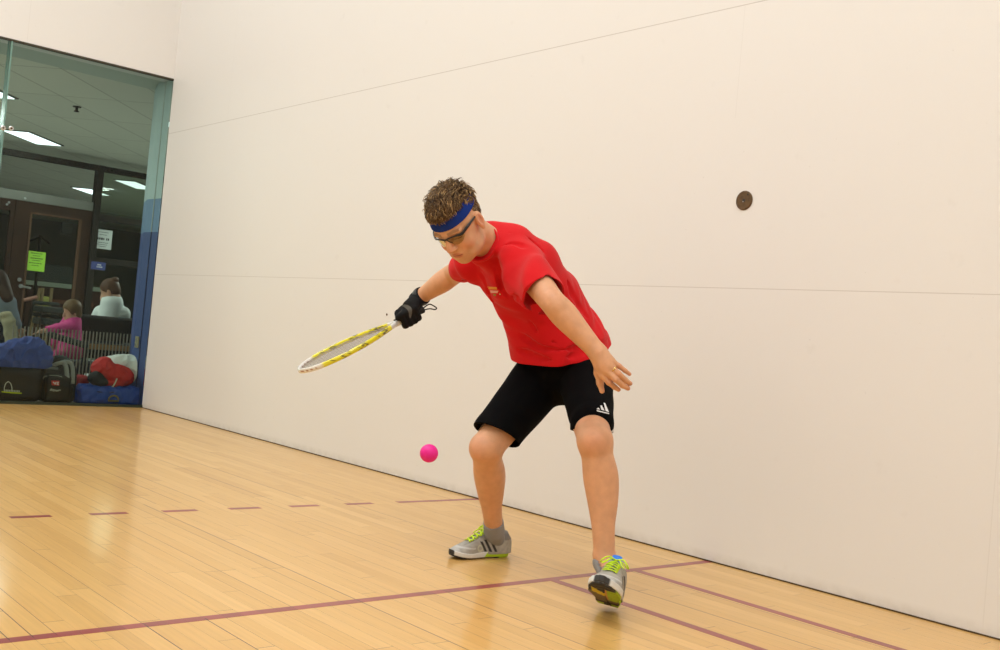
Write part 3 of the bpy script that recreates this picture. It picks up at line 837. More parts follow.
# ---- shoes (local: x toe, y left, z up)
def wprof(x): return np.interp(x, [0, .01, .03, .07, .12, .17, .22, .26, .285, .300], [.012, .026, .035, .038, .036, .043, .051, .045, .030, .006])
def ycen(x, s): return s * np.interp(x, [0, .08, .16, .24, .30], [0, 0, .003, .002, -.008])
def spring(x): return .016 * np.clip((x - .20) / .10, 0, 1)**2 + .006 * np.clip((.03 - x) / .03, 0, 1)**2
def shoe(name, M, O, S, side):
    root = empty(name, O); root.parent = player; bpy_update(); root.matrix_parent_inverse = player.matrix_world.inverted(); bpy_update()
    def loc(p): return (p - O) @ M / S
    def wfn(f2): 
        def fn(p): return f2(loc(p)) * S
        return fn
    corners = np.array([O + M @ (V(x, y, z) * S) for x in (-.02, .32) for y in (-.07, .07) for z in (-.01, .14)]); lo, hi = corners.min(0), corners.max(0)
    def foot(h, grow=0): 
        x = h[..., 0]; w_ = wprof(np.clip(x, 0, .3)) + grow
        return np.maximum(np.abs(h[..., 1] - ycen(x, side)) - w_, np.maximum(-x - grow, x - .300 - grow)) 
    def slab(z0, z1, grow, tread=False):
        def f2(h):
            x = h[..., 0]; z = h[..., 2] - spring(x)
            e = foot(h, grow)
            d = np.maximum(np.maximum(z0 - z, z - z1(x) if callable(z1) else z - z1), e)
            if tread:
                g = np.minimum(np.abs(np.mod(x + .25*np.abs(h[..., 1]), .018) - .009), np.abs(h[..., 1] - side*.004)*1.2) - .0016
                d = np.maximum(d, -np.maximum(g, z - (z0 + .003)))
            return d
        return f2
    F = Fld(); F._add(wfn(slab(0, .008, -.001, True)), lo, hi, .001, 'add')
    def outcol(v):
        h = loc(v); c = np.tile(V(.022, .02, .018), (len(v), 1)); x = h[:, 0]; y = h[:, 1] * side
        c = blend(c, (1 - sm(np.abs(x - .215 + y*.9), .020, .024)) * (y > -.035), (.55, .42, .02))
        c = blend(c, sm(.200 - (x + y*.9), 0, .004) * sm(x, .09, .095), (.14, .10, .05))
        c = blend(c, sm(y, .008, .012) * sm(.27 - x, 0, .01) * sm(x, .13, .135), (.30, .42, .01))
        c = blend(c, (1 - sm(np.abs(y - .008), .002, .004)) * sm(.27 - x, 0, .01) * sm(x, .13, .135), (.5, .22, .05))
        c = blend(c, sm(.07 - x, 0, .01) * (np.abs(y) > .012), (.40, .55, .01))
        return c
    F.build('outsole', M_shoe, root, .0022, colfn=outcol)
    F = Fld(); F._add(wfn(slab(.007, lambda x: np.interp(x, [0, .04, .09, .13, .2, .3], [.044, .038, .046, .030, .025, .026]), .002)), lo, hi, .001, 'add')
    def midcol(v):
        h = loc(v); c = np.tile(V(.70, .70, .68), (len(v), 1)); x, z = h[:, 0], h[:, 2]
        c = blend(c, sm(.135 - x - (z - .02)*.8, 0, .006) * sm(.040 - z + x*.02, 0, .004), (.42, .62, .01))
        c = blend(c, sm(x, .288, .292), (.03, .03, .03))
        return c
    F.build('midsole', M_shoe, root, .0022, colfn=midcol)
    # upper
    hx = [0, .02, .06, .10, .13, .16, .20, .24, .28, .302]; hz = [.090, .116, .120, .120, .114, .100, .076, .058, .046, .022]
    def up2(g):
        def f2(h):
            x = h[..., 0]; z = h[..., 2] - .018; H_ = np.interp(x, hx, hz) - .018 + g; w_ = wprof(np.clip(x, .008, .298)) + g - .001 + .0075 * sm(.15 - x, 0, .06)
            ee = 2.3 + 1.4 * sm(.14 - x, 0, .05)
            k = (np.abs((h[..., 1] - ycen(x, side)) / w_)**ee + np.abs(np.maximum(z, 0) / H_)**ee)**(1/ee)
            d = (k - 1) * np.minimum(w_, H_) * .8
            return np.maximum(np.maximum(d, -z), np.maximum(-x - .002 + np.maximum(z - .03, 0)*.0, x - .300))
        return f2
    F, I = Fld(), Fld()
    F._add(wfn(up2(0)), lo, hi, .001, 'add')
    F.ell(O + M @ (V(.062, 0, .146)*S), V(.040, .0375, .028)*S, M, .004, 'sub')
    I._add(wfn(up2(-.004)), lo, hi, .001, 'add')
    ttop = O + M @ (V(.105, 0, .112)*S)
    def upcol(v):
        h = loc(v); x, y, z = h[:, 0], h[:, 1], h[:, 2]; c = np.tile(V(.37, .35, .31), (len(v), 1)) * (1 + .25*sines(9, 8, 100, 500)(v))[:, None]
        c = blend(c, sm(x, .262, .270) * (z > .02) * .6, (.55, .55, .53))
        c = blend(c, sm(x, .285, .290) * .9, (.05, .05, .05))
        c = blend(c, (x < .045) * sm(z, .075, .08) * .7, (.16, .16, .17))
        c = blend(c, (np.abs(np.hypot(x - .165, z - .045) - .012) < .003) * (np.abs(y) > .018) * .6, (.60, .60, .42))
        for k in range(3):
            xc = .098 + k*.024; lx = x - xc - (z - .05)*.55
            c = blend(c, (1 - sm(np.abs(lx), .0058, .0072)) * (z > .030) * (z < .086 - k*.006) * (np.abs(y) > .018), (.02, .02, .022))
        c = blend(c, (1 - sm(np.abs(z - .045 - .10*np.abs(x - .20)), .002, .004)) * (x > .19) * (x < .27) * .7, (.62, .62, .6))
        return c
    F.build('upper', M_shoe, root, .0022, inner=I, colfn=upcol)
    L2 = lambda x, y, z: O + M @ (V(x, y, z) * S)
    # tongue with a pull tab
    F = Fld(); F.econe(L2(.19, 0, .062), L2(.098, 0, .132), (.020, .0045), (.026, .0055), M[:, 1], .004)
    F.build('tongue', mat('tongue_mesh', (.33, .33, .33), .8), root, .0022)
    if side > 0:
        F = Fld(); F.econe(L2(.112, 0, .124), L2(.096, 0, .142), (.017, .005), (.017, .005), M[:, 1], .004); F.build('tongue_label', mat('blue_label', (.03, .20, .75), .5), root, .0022)
    # laces
    lm_ = MB(); n = 6
    def top(x, y): 
        H_ = np.interp(x, hx, hz); w_ = wprof(x); return H_ - .018*0 - (H_ - .02) * (abs(y) / w_)**2.3 * .45 + .004
    for k in range(n):
        x0 = .212 - k*.0185; x1 = x0 - .014; hw = .022
        for s in (1, -1):
            pts = [L2(x0 + (x1 - x0)*t, s*hw*(1 - 2*t), top(x0 + (x1-x0)*t, s*hw*(1-2*t)) + (.002 if s > 0 else .0005)) for t in np.linspace(0, 1, 7)]
            lm_.tube(pts, [(.0017, .0042)]*7, 6, up=M[:, 2])
    kx, kz = .112, top(.112, 0) + .004
    for s in (1, -1):
        lp = crom([L2(kx, 0, kz), L2(kx+.012, s*.022, kz+.006), L2(kx+.022, s*.040, kz-.010), L2(kx+.008, s*.042, kz-.016), L2(kx, s*.018, kz-.001), L2(kx, 0, kz)], 5)
        lm_.tube(lp, .0024, 6)
        lm_.tube(crom([L2(kx, 0, kz), L2(kx+.022, s*.012, kz+.001), L2(kx+.045, s*.024, kz-.016), L2(kx+.050, s*.034, kz-.026)], 5), .0023, 6)
    F = Fld(); 
    lm_.tube([L2(kx, -.006, kz), L2(kx, .006, kz)], .0055, 8)
    lm_.build('laces', M_lace, root, True)
shoe('shoe', SR_M, SR_O, SR_S, -1)
shoe('shoe', SL_M, SL_O, SL_S, 1)

# ================================================================== RACQUET and BALL
hoopT = P(299.5, 370.5, 4.08); thr = gT
ra = N(hoopT - thr); Lh_ = np.linalg.norm(hoopT - thr)
wv = N(-fwd_cam * V(1, 1, 0) * .93 - V(0, 0, 1) * .30); wv = N(wv - ra * (wv @ ra)); rn = np.cross(ra, wv)
racquet = empty('racquet', tuple(gB), 'yellow and white racquet with dark strings held in the gloved hand', 'racquet'); bpy_update()
def rq(x, y, z=0): return thr + ra * x + wv * y + rn * z
# outline: half widths from throat to tip
xs = np.array([0, .02, .06, .12, .19, .26, .33, .38, .41, .43]) / .43 * Lh_; hw = np.array([.010, .020, .044, .078, .100, .108, .100, .078, .050, .0])
t_ = np.linspace(0, 1, 60)
def wid(x): return np.interp(x, xs, hw)
side1 = [(x, y) for x, y in zip(xs, hw)]
cl = crom([rq(x, y) for x, y in side1] + [rq(x, -y) for x, y in side1[::-1][1:]], 8, closed=False)
M_frame = mat('racquet_paint', (.8, .75, .02), .25, coat=.6, attr='Col')
fb = MB(); L = len(cl)
fb.tube(cl, [(.0105, .0065)] * L, 12, up=rn)
fv = np.array(fb.v); xl = (fv - thr) @ ra; yl = (fv - thr) @ wv; zl = (fv - thr) @ rn
cc = np.tile(V(.80, .74, .02), (len(fv), 1))
cc = blend(cc, sm(xl, Lh_*.80, Lh_*.84), (.78, .76, .72)); cc = blend(cc, sm(.035 - xl, 0, .006), (.75, .75, .73))
for q0, wd_ in ((.16, .022), (.20, .008), (.235, .010), (.40, .016), (.44, .006), (.58, .010), (.63, .018), (.70, .006)):
    jag = .010*np.sin(zl*700 + yl*60) + .006*np.sin(yl*300+q0*40)
    cc = blend(cc, (1 - sm(np.abs(xl + jag - Lh_*q0), wd_*.45, wd_*.6)) * .85 * (np.sin(xl*190 + zl*500 + q0*9) > -.5), (.025, .025, .02))
cc = blend(cc, (xl > Lh_*.86) * (np.abs(zl) < .003) * (np.sin(xl*400) > 0), (.3, .1, .05))
fb.build('frame', M_frame, racquet, True, col=cc)
st = MB()
for x in np.arange(.045, Lh_ - .01, .0125):
    w_ = wid(x) - .004; st.tube([rq(x, -w_), rq(x, w_)], .00085, 5)
for y in np.arange(-.095, .096, .0125):
    ok = [x for x in np.linspace(.02, Lh_, 200) if wid(x) > abs(y) + .002]
    if len(ok) > 2: st.tube([rq(ok[0], y, .0008), rq(ok[-1], y, .0008)], .00085, 5)
st.build('strings', mat('string', (.32, .30, .27), .5), racquet)
MB().tube([rq(-.03, 0), rq(-.005, 0), rq(.012, 0)], [(.012, .012), (.0145, .018), (.012, .016)], 16, up=rn).build('throat', mat('white_plastic', (.75, .75, .73), .35), racquet, True)
MB().tube([rq(.0, 0, .0125), rq(.0, 0, .0165)], .007, 14).build('throat_badge', M_blackpl, racquet)
MB().tube([rq(-.022, 0), gB + ga*.016, gB + ga*.006, gB], [.0150, .0150, .0155, .012], 12).build('grip', mat('black_grip', (.015, .015, .015), .8), racquet, True)
cq = [gB + ga*.02, P(428.5, 304.5, 4.235), P(433.5, 305.8, 4.24), P(436.6, 308.2, 4.24), P(434.5, 309.5, 4.235), P(429, 308.8, 4.23), gB + ga*.02 - e1*.004]
MB().tube(crom(cq, 6), .0026, 8).build('wrist_cord', mat('black_cord', (.012, .012, .012), .8), racquet, True)

bc = P(429, 453.3, 3.2); br = 9.2 * 3.2 / FPX
F = bmesh.new(); bmesh.ops.create_uvsphere(F, u_segments=40, v_segments=24, radius=br); me = bpy.data.meshes.new('ball'); F.to_mesh(me); F.free()
me.polygons.foreach_set('use_smooth', [True]*len(me.polygons))
bo_ = link('ball', me, mat('pink_rubber', (.80, .006, .28), .5)); bo_.location = tuple(bc)
tag(bo_, 'bright pink rubber ball in mid-air left of the player\'s knee', 'ball')

# ================================================================== GLASS WALL AND THE LOBBY BEHIND IT
def glassmat(name, tint, ior=1.45, rough=.0):
    m = bpy.data.materials.new(name); m.use_nodes = True; nt = m.node_tree; nt.nodes.clear()
    o = nt.nodes.new('ShaderNodeOutputMaterial'); mx = nt.nodes.new('ShaderNodeMixShader'); tr = nt.nodes.new('ShaderNodeBsdfTransparent'); gs = nt.nodes.new('ShaderNodeBsdfGlossy')
    tr.inputs['Color'].default_value = (*tint, 1); gs.inputs['Roughness'].default_value = rough; fr = nt.nodes.new('ShaderNodeFresnel'); fr.inputs['IOR'].default_value = ior
    nt.links.new(fr.outputs[0], mx.inputs[0]); nt.links.new(tr.outputs[0], mx.inputs[1]); nt.links.new(gs.outputs[0], mx.inputs[2]); nt.links.new(mx.outputs[0], o.inputs[0])
    return m
M_glass = glassmat('tinted_glass', (.86, .91, .88), 1.26)
M_edge = mat('glass_edge', (.16, .30, .26), .2)
M_chan = mat('green_channel', (.035, .05, .035), .4, .5)
YG = 6.096
JX = float(at(12, 45, 1, 6.096)[0])
w1 = empty('window_1', (-1, YG, 0)); w1['kind'] = 'structure'
w2 = empty('window_2', (-3.5, YG, 0)); w2['kind'] = 'structure'
MB().box((JX+.004, YG, .02), (-.002, YG+.012, GT)).build('glass_pane', M_glass, w1)
MB().box((-CW, YG, .02), (JX-.004, YG+.012, GT)).build('glass_pane', M_glass, w2)
MB().box((-CW, YG-.012, 0), (0, YG+.03, .022)).build('bottom_channel', M_chan, w1)
MB().box((-CW, YG-.004, GT-.014), (0, YG+.03, GT+.001)).build('top_channel', mat('bronze_channel', (.04, .03, .015), .5), w1)
MB().box((JX-.006, YG-.001, .02), (JX+.006, YG+.10, GT)).build('glass_fin', M_edge, w1)
for u, v in ((3, 128), (11, 128.5)):
    c = at(u, v, 1, YG)
    MB().tube([c + V(0, .0, 0), c + V(0, -.008, 0), c + V(0, -.012, 0)], [.020, .020, .014], 18).build('clamp_disc', M_steel, w1)
    MB().tube([c + V(0, -.01, 0), c + V(0, -.016, 0)], .008, 12).build('clamp_screw', M_bronze, w1)
# low slatted screen standing behind the bags
YR = 6.66
sc_ = empty('slatted_screen', tuple(at(73, 330, 1, YR)*V(1, 1, 0)), 'low screen of thin pale upright slats between the bags and the sofa', 'screen')
xa, xb = at(13, 328, 1, YR)[0], at(134, 332, 1, YR)[0]; zt0 = at(73, 330, 1, YR)[2]
M_slat = mat('pale_metal_slat', (.26, .24, .19), .5, .3)
first = MB().box((xa, YR-.006, .03), (xa+.0075, YR+.006, zt0)).build('slat', M_slat, sc_)
NSL = 34
for k in range(1, NSL):
    o = first.copy(); COL.objects.link(o); o.location = first.location + Vector((k*(xb-xa)/NSL, 0, 0))
MB().box((xa-.02, YR-.012, 0), (xb+.02, YR+.012, .035)).build('bottom_rail', M_dark, sc_)

# shell of the lobby
M_lfloor = mat('lobby_carpet', (.34, .34, .32), .9, noise=(40, .2))
m = bpy.data.materials.new('lobby_ceiling_tiles'); m.use_nodes = True; nt = m.node_tree; bb = nt.nodes['Principled BSDF']
tc = nt.nodes.new('ShaderNodeTexCoord'); mp = nt.nodes.new('ShaderNodeMapping'); mp.inputs['Rotation'].default_value = (0, 0, -math.radians(46)); nt.links.new(tc.outputs['Object'], mp.inputs[0])
bk = nt.nodes.new('ShaderNodeTexBrick'); bk.offset = 0; bk.inputs['Scale'].default_value = 1; bk.inputs['Brick Width'].default_value = 1.22; bk.inputs['Row Height'].default_value = .61
bk.inputs['Mortar Size'].default_value = .007; bk.inputs['Color1'].default_value = (.70, .71, .61, 1); bk.inputs['Color2'].default_value = (.74, .75, .64, 1); bk.inputs['Mortar'].default_value = (.38, .38, .32, 1)
nt.links.new(mp.outputs[0], bk.inputs[0]); nt.links.new(bk.outputs['Color'], bb.inputs['Base Color']); bb.inputs['Roughness'].default_value = .9
M_lceil = m
LH = 3.0; YS = 12.6
M_lwall = mat('lobby_wall_paint', (.16, .165, .14), .8); M_dbronze = mat('dark_bronze_aluminium', (.014, .012, .008), .7, .0, spec=.2)
M_wood = mat('dark_stained_wood', (.032, .016, .009), .85, spec=.15, noise=(6, .2)); M_pale = mat('pale_band', (.16, .165, .14), .7)
struct(MB().box((-7, CL+.1, -.1), (8, 26, 0)).build('floor', M_lfloor)).name = 'floor.001'
struct(MB().box((-7, CL+.2, LH), (8, 26, LH+.1)).build('ceiling', M_lceil)).name = 'ceiling.001'
struct(MB().box((-7, CL+.2, GT), (8, CL+.62, LH)).build('trim_30', mat('soffit_paint', (.50, .56, .50), .8)))
struct(MB().box((-7, 26, 0), (8, 26.1, LH)).build('wall_lobby_back', M_lwall))
struct(MB().box((-7.1, CL+.2, 0), (-7, 26, LH)).build('wall_lobby_left', M_lwall))
struct(MB().box((8, CL+.2, 0), (8.1, 26, LH)).build('wall_lobby_right', M_lwall))
# splayed pillar, three colours of paint
za, zb = at(147, 231, 1, 6.2)[2], at(147, 197, 1, 6.2)[2]
m3 = [mat('navy_paint', (.045, .085, .26), .6), mat('mid_blue_paint', (.18, .30, .48), .6), mat('pale_teal_paint', (.52, .66, .66), .6)]
pl = [(.0, CL+.02), (-.012, CL+.30), (.08, CL+.60), (.4, CL+.4), (.4, CL+.02)]
v = []; f = []; mi = []
zs = [0, za, zb, LH]
for z in zs: v += [(x, y, z) for x, y in pl]
for k in range(3):
    for i in range(5): f.append((k*5+i, (k+1)*5+i, (k+1)*5+(i+1) % 5, k*5+(i+1) % 5)); mi.append(k)
f += [tuple(range(5)), tuple(15+i for i in range(5))[::-1]]; mi += [0, 2]
wc = struct(mesh_np('wall_pillar', v, f, m3, None, False, matidx=mi))
# glass fin at the pillar: edge highlight painted pale above, dark joint below
nn = V(-1, -.03, 0); c_ = V(-.005, CL+.02+.125, 0)
q = c_ + nn*.004
MB().tube([q + V(0, 0, za), q + V(0, 0, GT)], .004, 8).build('edge_highlight', mat('edge_highlight', (.55, .62, .60), .4), wc)
MB().tube([q + V(0, 0, .03), q + V(0, 0, za)], .0035, 8).build('dark_joint', mat('joint_dark', (.015, .02, .05), .5), wc)
c = at(137, 342, 0, -.013)
lt = empty('door_latch', c, 'small brass latch plate on the blue pillar behind the glass', 'latch')
MB().box((c[0]-.006, c[1]-.035, c[2]-.05), (c[0]+.004, c[1]+.035, c[2]+.05)).build('plate', mat('brass', (.50, .46, .30), .4, .5), lt, bevel=.002)
for dz in (-.022, .022): MB().tube([c + V(-.004, 0, dz), c + V(-.016, 0, dz)], .010, 12).build('bolt', M_steel, lt)

# storefront of wood door, mullions and rails at the far side of the lobby
def S(u, v): return at(u, v, 1, YS)
def rail(name, a, b, th, m, parent=None, dep=.10, dy=0):
    """bar between two points of the storefront plane"""
    A, B = S(*a), S(*b); z = (A[2] + B[2]) / 2; t2 = th * 15.2 / FPX / 2
    return MB().box((A[0], YS-dep/2+dy, z-t2), (B[0], YS+dep/2+dy, z+t2)).build(name, m, parent)
sf = empty('window_3', tuple(S(60, 300) * V(1, 1, 0))); sf['kind'] = 'structure'
xm0, xm1 = S(89, 240)[0], S(96.5, 240)[0]
MB().box((-5, YS-.05, LH-.20), (6, YS+.05, LH-.12)).build('header_beam', M_dbronze, sf)
MB().box((xm0+.01, YS-.07, 0), (xm1-.01, YS+.07, LH-.12)).build('mullion', M_dbronze, sf)
xr = S(175, 240)[0]
rail('rail', (94, 213.5), (175, 231), 6, M_dbronze, sf); rail('rail', (94, 258.5), (175, 271), 6, M_dbronze, sf)
z1 = S(45, 202)[2]
MB().box((-5, YS-.04, z1-.03), (xm0, YS+.04, z1+.10)).build('pale_rail', M_pale, sf)
MB().box((xm1, YS+.35, S(120, 219)[2]-.05), (6, YS+.4, S(120, 216)[2]+.05)).build('pale_rail', M_pale, sf)
zf = z1 - .03
gx0, gx1 = S(27, 250)[0], S(76, 250)[0]
dr = empty('door_1', (gx0, YS, 0)); dr['kind'] = 'structure'
zt = S(50, 216.5)[2]
F_ = MB(); lx0, lx1 = S(11, 250)[0], xm0 - .005
F_.box((lx0, YS-.03, 0), (gx0, YS+.03, zf)); F_.box((gx1, YS-.03, 0), (lx1, YS+.03, zf)); F_.box((gx0, YS-.03, zt), (gx1, YS+.03, zf)); F_.box((gx0, YS-.03, 0), (gx1, YS+.03, .25))
F_.build('door_leaf', M_wood, dr)
mb = MB()
for a, b_ in (((gx0, zt), (gx1, zt+.025)), ((gx0, .24), (gx1, .26))): mb.box((a[0], YS-.045, a[1]), (b_[0], YS-.03, b_[1]))
mb.box((gx0-.012, YS-.045, .24), (gx0+.012, YS-.03, zt+.02)); mb.box((gx1-.012, YS-.045, .24), (gx1+.03, YS-.03, zt+.02))
mb.build('glazing_bead', mat('worn_wood_bead', (.10, .052, .028), .8, spec=.2), dr)
M_dglass = glassmat('door_glass', (.75, .80, .74), 1.25)
MB().box((gx0, YS-.005, .25), (gx1, YS+.005, zt)).build('glass', M_dglass, dr)
c = S(20, 286); mb = MB().tube([c, c + V(0, -.05, 0)], .028, 16); mb.tube([c + V(0, -.05, -.0), c + V(.13, -.055, -.015)], .014, 10); mb.build('door_handle', M_steel, dr)
c = S(18.5, 279.5); MB().tube([c + V(0, -.02, 0), c + V(0, -.05, 0)], .026, 16).build('door_lock', M_steel, dr)
d2 = empty('door_2', (lx0-.9, YS, 0)); d2['kind'] = 'structure'
F_ = MB(); rx = S(6, 250)[0]
F_.box((rx, YS-.03, 0), (lx0-.01, YS+.03, zf)); F_.box((rx-.75, YS-.03, zt), (rx, YS+.03, zf)); F_.box((rx-1.0, YS-.03, 0), (rx-.75, YS+.03, zf)); F_.box((rx-.75, YS-.03, 0), (rx, YS+.03, .25))
F_.build('door_leaf', M_wood, d2); MB().box((rx-.75, YS-.005, .25), (rx, YS+.005, zt)).build('glass', M_dglass, d2)
MB().box((xm1, YS-.005, .05), (xr, YS+.005, LH-.13)).build('glass', M_dglass, sf)
for u, v in ((24, 198.5), (6, 204.5), (8, 202.5)):
    c = S(u, v); 
    MB().tube([c + V(0, -.04, 0), c + V(0, -.055, 0)], .016, 10).build('screw_cap', M_steel, sf)

# papers on the storefront
def sheet(name, u0, v0, u1, v1, m, label, cat, y=YS-.052, lines=(), ink=(.05, .05, .05)):
    a, b_ = at(u0, v0, 1, y), at(u1, v1, 1, y); cx = (a[0]+b_[0])/2; w_ = abs(b_[0]-a[0])/2; zz0, zz1 = min(a[2], b_[2]), max(a[2], b_[2])
    r = empty(name, (cx, y, zz0), label, cat)
    MB().box((cx-w_, y-.003, zz0), (cx+w_, y, zz1)).build('paper', m, r)
    if lines:
        h = zz1-zz0; inkm = mat(name+'_ink', ink, .7)
        rr_ = random.Random(len(lines))
        for (t, x0, x1, th) in lines:
            x = x0; mb = MB()
            while x < x1 - .02:
                e = min(x1, x + rr_.uniform(.05, .12)); z_ = zz1 - t*h
                mb.box((cx-w_+2*w_*x, y-.0045, z_-th*h), (cx-w_+2*w_*e, y-.003, z_)); x = e + .025
            mb.build('text_line', inkm, r)
    return r
M_green = mat('lime_paper', (.38, .74, .05), .7); M_wp = mat('white_paper', (.60, .64, .62), .7); M_bp = mat('blue_sign', (.03, .05, .22), .6)
sheet('notice', 27.5, 250.5, 44, 272, M_green, 'lime green notice taped to the glass of the brown door', 'notice', YS-.012, [(.07, .2, .8, .05), (.20, .3, .7, .04), (.32, .2, .85, .06), (.44, .3, .75, .04), (.58, .15, .85, .04), (.70, .3, .7, .04)], (.05, .12, .01))
sheet('notice', 94.8, 228.5, 110.8, 250, M_wp, 'white printed notice on the glass panel above the blue sign', 'notice', YS-.012, [(.12, .2, .8, .03), (.25, .3, .7, .03), (.42, .2, .62, .12), (.42, .68, .84, .12), (.66, .25, .8, .03), (.76, .2, .75, .03), (.86, .3, .7, .03)])
sheet('wall_sign', 91.5, 261.2, 105, 270.5, M_bp, 'small dark blue sign with white words below the white notice', 'sign', YS-.07, [(.28, .42, .68, .14), (.56, .38, .78, .14)], (.6, .62, .62))

# recessed light panels, turned with the ceiling grid
g1, g2 = V(math.cos(math.radians(46)), math.sin(math.radians(46)), 0), V(-math.sin(math.radians(46)), math.cos(math.radians(46)), 0)
M_panel = mat('light_panel', (.9, .95, 1), .5, emit=(.85, .95, 1.0, 2.2))
def troffer(c, w_, l_, a1=g1, a2=g2, lamp=0, z=LH):
    r = empty('ceiling_light', (c[0], c[1], z), 'recessed lobby ceiling light panel', 'ceiling light')
    def quad(hw, hl, z0, z1): 
        p = [V(c[0], c[1], 0) + a1*sx*hl + a2*sy*hw for sx, sy in ((-1,-1),(1,-1),(1,1),(-1,1))]
        vv = [(q_[0], q_[1], z0) for q_ in p] + [(q_[0], q_[1], z1) for q_ in p]
        return MB().add(vv, [(0,3,2,1),(4,5,6,7),(0,1,5,4),(1,2,6,5),(2,3,7,6),(3,0,4,7)])
    quad(w_/2+.03, l_/2+.03, z-.012, z).build('frame', M_dbronze if False else M_pale, r)
    quad(w_/2, l_/2, z-.018, z-.010).build('diffuser', M_panel, r)
    if lamp:
        ld = bpy.data.lights.new('lobby_lamp', 'AREA'); ld.shape = 'RECTANGLE'; ld.size = w_*.9; ld.size_y = l_*.9; ld.energy = lamp; ld.color = (.9, 1, .93)
        lo = bpy.data.objects.new('lamp', ld); COL.objects.link(lo); lo.location = (c[0], c[1], z-.03); bpy_update(); lo.parent = r; lo.matrix_parent_inverse = r.matrix_world.inverted()
    return r
def mid(ps): return sum(at(u, v, 2, LH) for u, v in ps) / len(ps)
LL = 9
t1 = troffer(mid([(8, 131), (30, 131.5), (56, 143.3), (36, 143)]), .34, .88, lamp=LL); t1['label'] = 'white lobby ceiling light panel, lower whole one seen through the glass'
c = at(0, 89, 2, LH) + g2*.22 - g1*.05
t2 = troffer(c, .34, .88, lamp=LL); t2['label'] = 'white lobby ceiling light panel cut by the left edge of the view'
t3 = troffer(at(91, 191, 2, LH), .34, .80, lamp=LL); t3['label'] = 'distant thin light panel seen behind the dark mullion'
t4 = troffer(at(136, 184.5, 2, LH), .34, .90, lamp=LL); t4['label'] = 'distant thin light panel next to the blue pillar'
for k, (x, y) in enumerate(((-3.2, 7.8), (-3.0, 10.4), (3.0, 8.6), (4.4, 11.2), (6.5, 17))):  # larger, stronger lamps added out of view to brighten the lobby
    t = troffer((x, y, 0), .55, 1.15, lamp=95); t['label'] = 'added lobby fill light out of view'; t['group'] = 'added lobby fill lights out of view'
c = at(77, 106.5, 2, LH)
sp_ = empty('sprinkler', tuple(c), 'small sprinkler head hanging from the lobby ceiling', 'sprinkler')
MB().tube([c + V(0, 0, .0), c + V(0, 0, -.05)], .016, 10).build('stem', M_dbronze, sp_); MB().tube([c + V(0, 0, -.0), c + V(0, 0, -.008)], .045, 14).build('plate', M_dbronze, sp_); MB().tube([c + V(0, 0, -.05), c + V(0, 0, -.058)], .028, 12).build('deflector', M_dbronze, sp_)

# furniture seen dimly behind the storefront
def B(name, u0, v0, u1, v1, y, dep, m, label, cat, bevel=.01):
    a, b_ = at(u0, v0, 1, y), at(u1, v1, 1, y); zz0, zz1 = min(a[2], b_[2]), max(a[2], b_[2])
    return tag(MB().box((a[0], y, zz0), (b_[0], y+dep, zz1)).build(name, m, bevel=bevel), label, cat)
yb = 17.0
cn = empty('counter', tuple(at(60, 330, 1, yb)*V(1, 1, 0)), 'pale topped counter seen through the brown door glass', 'counter')
a, b_ = at(26, 281, 1, yb), at(84, 289, 1, yb)
MB().box((a[0], yb, a[2]-.06), (b_[0]+.4, yb+.7, a[2]+.02)).build('top', mat('counter_top', (.5, .52, .46), .6), cn)
MB().box((a[0]+.05, yb+.05, 0), (b_[0]+.35, yb+.65, a[2]-.06)).build('body', mat('counter_body', (.07, .02, .015), .7), cn)
MB().box((a[0]+.1, yb-.01, a[2]-.35), (b_[0]+.2, yb+.05, a[2]-.28)).build('rail', mat('counter_rail', (.25, .08, .05), .7), cn)
B('display_cabinet', 28, 262, 72, 346, 20, .4, mat('slate_panel', (.05, .055, .055), .7), 'dark slate coloured cabinet standing behind the counter', 'cabinet')
hb_ = empty('coat_stand', tuple(at(42, 330, 1, 15.5)*V(1, 1, 0)), 'thin dark coat stand behind the brown door glass', 'coat stand')
c = at(40.5, 235, 1, 15.5); MB().tube([V(c[0], 15.5, 0), V(c[0], 15.5, c[2]+.0)], .025, 8).build('pole', M_dbronze, hb_); MB().tube([c + V(-.16, 0, -.12), c + V(0, 0, -.02), c + V(.16, 0, -.12)], .022, 8).build('hooks', M_dbronze, hb_)
MB().tube([V(c[0], 15.5, 0), V(c[0], 15.5, .03)], .2, 16).build('base', M_dbronze, hb_)
B('framed_picture', 62, 222, 72, 235, 19, .06, mat('dark_frame', (.02, .018, .014), .5), 'small dark framed picture at the top right of the brown door glass', 'picture')
# easel of pale timber in front of the door
M_pine = mat('pale_timber', (.16, .11, .045), .6)
es = empty('easel', tuple(at(33, 345, 1, 11.6)*V(1, 1, 0)), 'pale timber easel standing before the brown door', 'easel')
for (u0, v0, u1, v1), dy in (((40, 288, 28, 345), 0), ((43, 288, 36, 345), .05), ((52, 288, 45, 345), 0)):
    a, b_ = at(u0, v0, 1, 11.6), at(u1, v1, 1, 11.6+dy); b_ = a + (b_-a)*(a[2]/(a[2]-b_[2])); MB().tube([a, b_], .020, 6).build('leg', M_pine, es)
a, b_ = at(24, 300, 1, 11.55), at(37, 297, 1, 11.55); MB().tube([a, b_], .022, 8).build('ledge', mat('pink_timber', (.30, .14, .10), .6), es)
B('yellow_bag', 41, 296, 50, 309, 12.0, .15, mat('olive_cloth', (.20, .20, .03), .8), 'small olive yellow bag hanging near the easel', 'bag', .03)
M_pad = mat('dark_green_pad', (.010, .014, .011), .7)
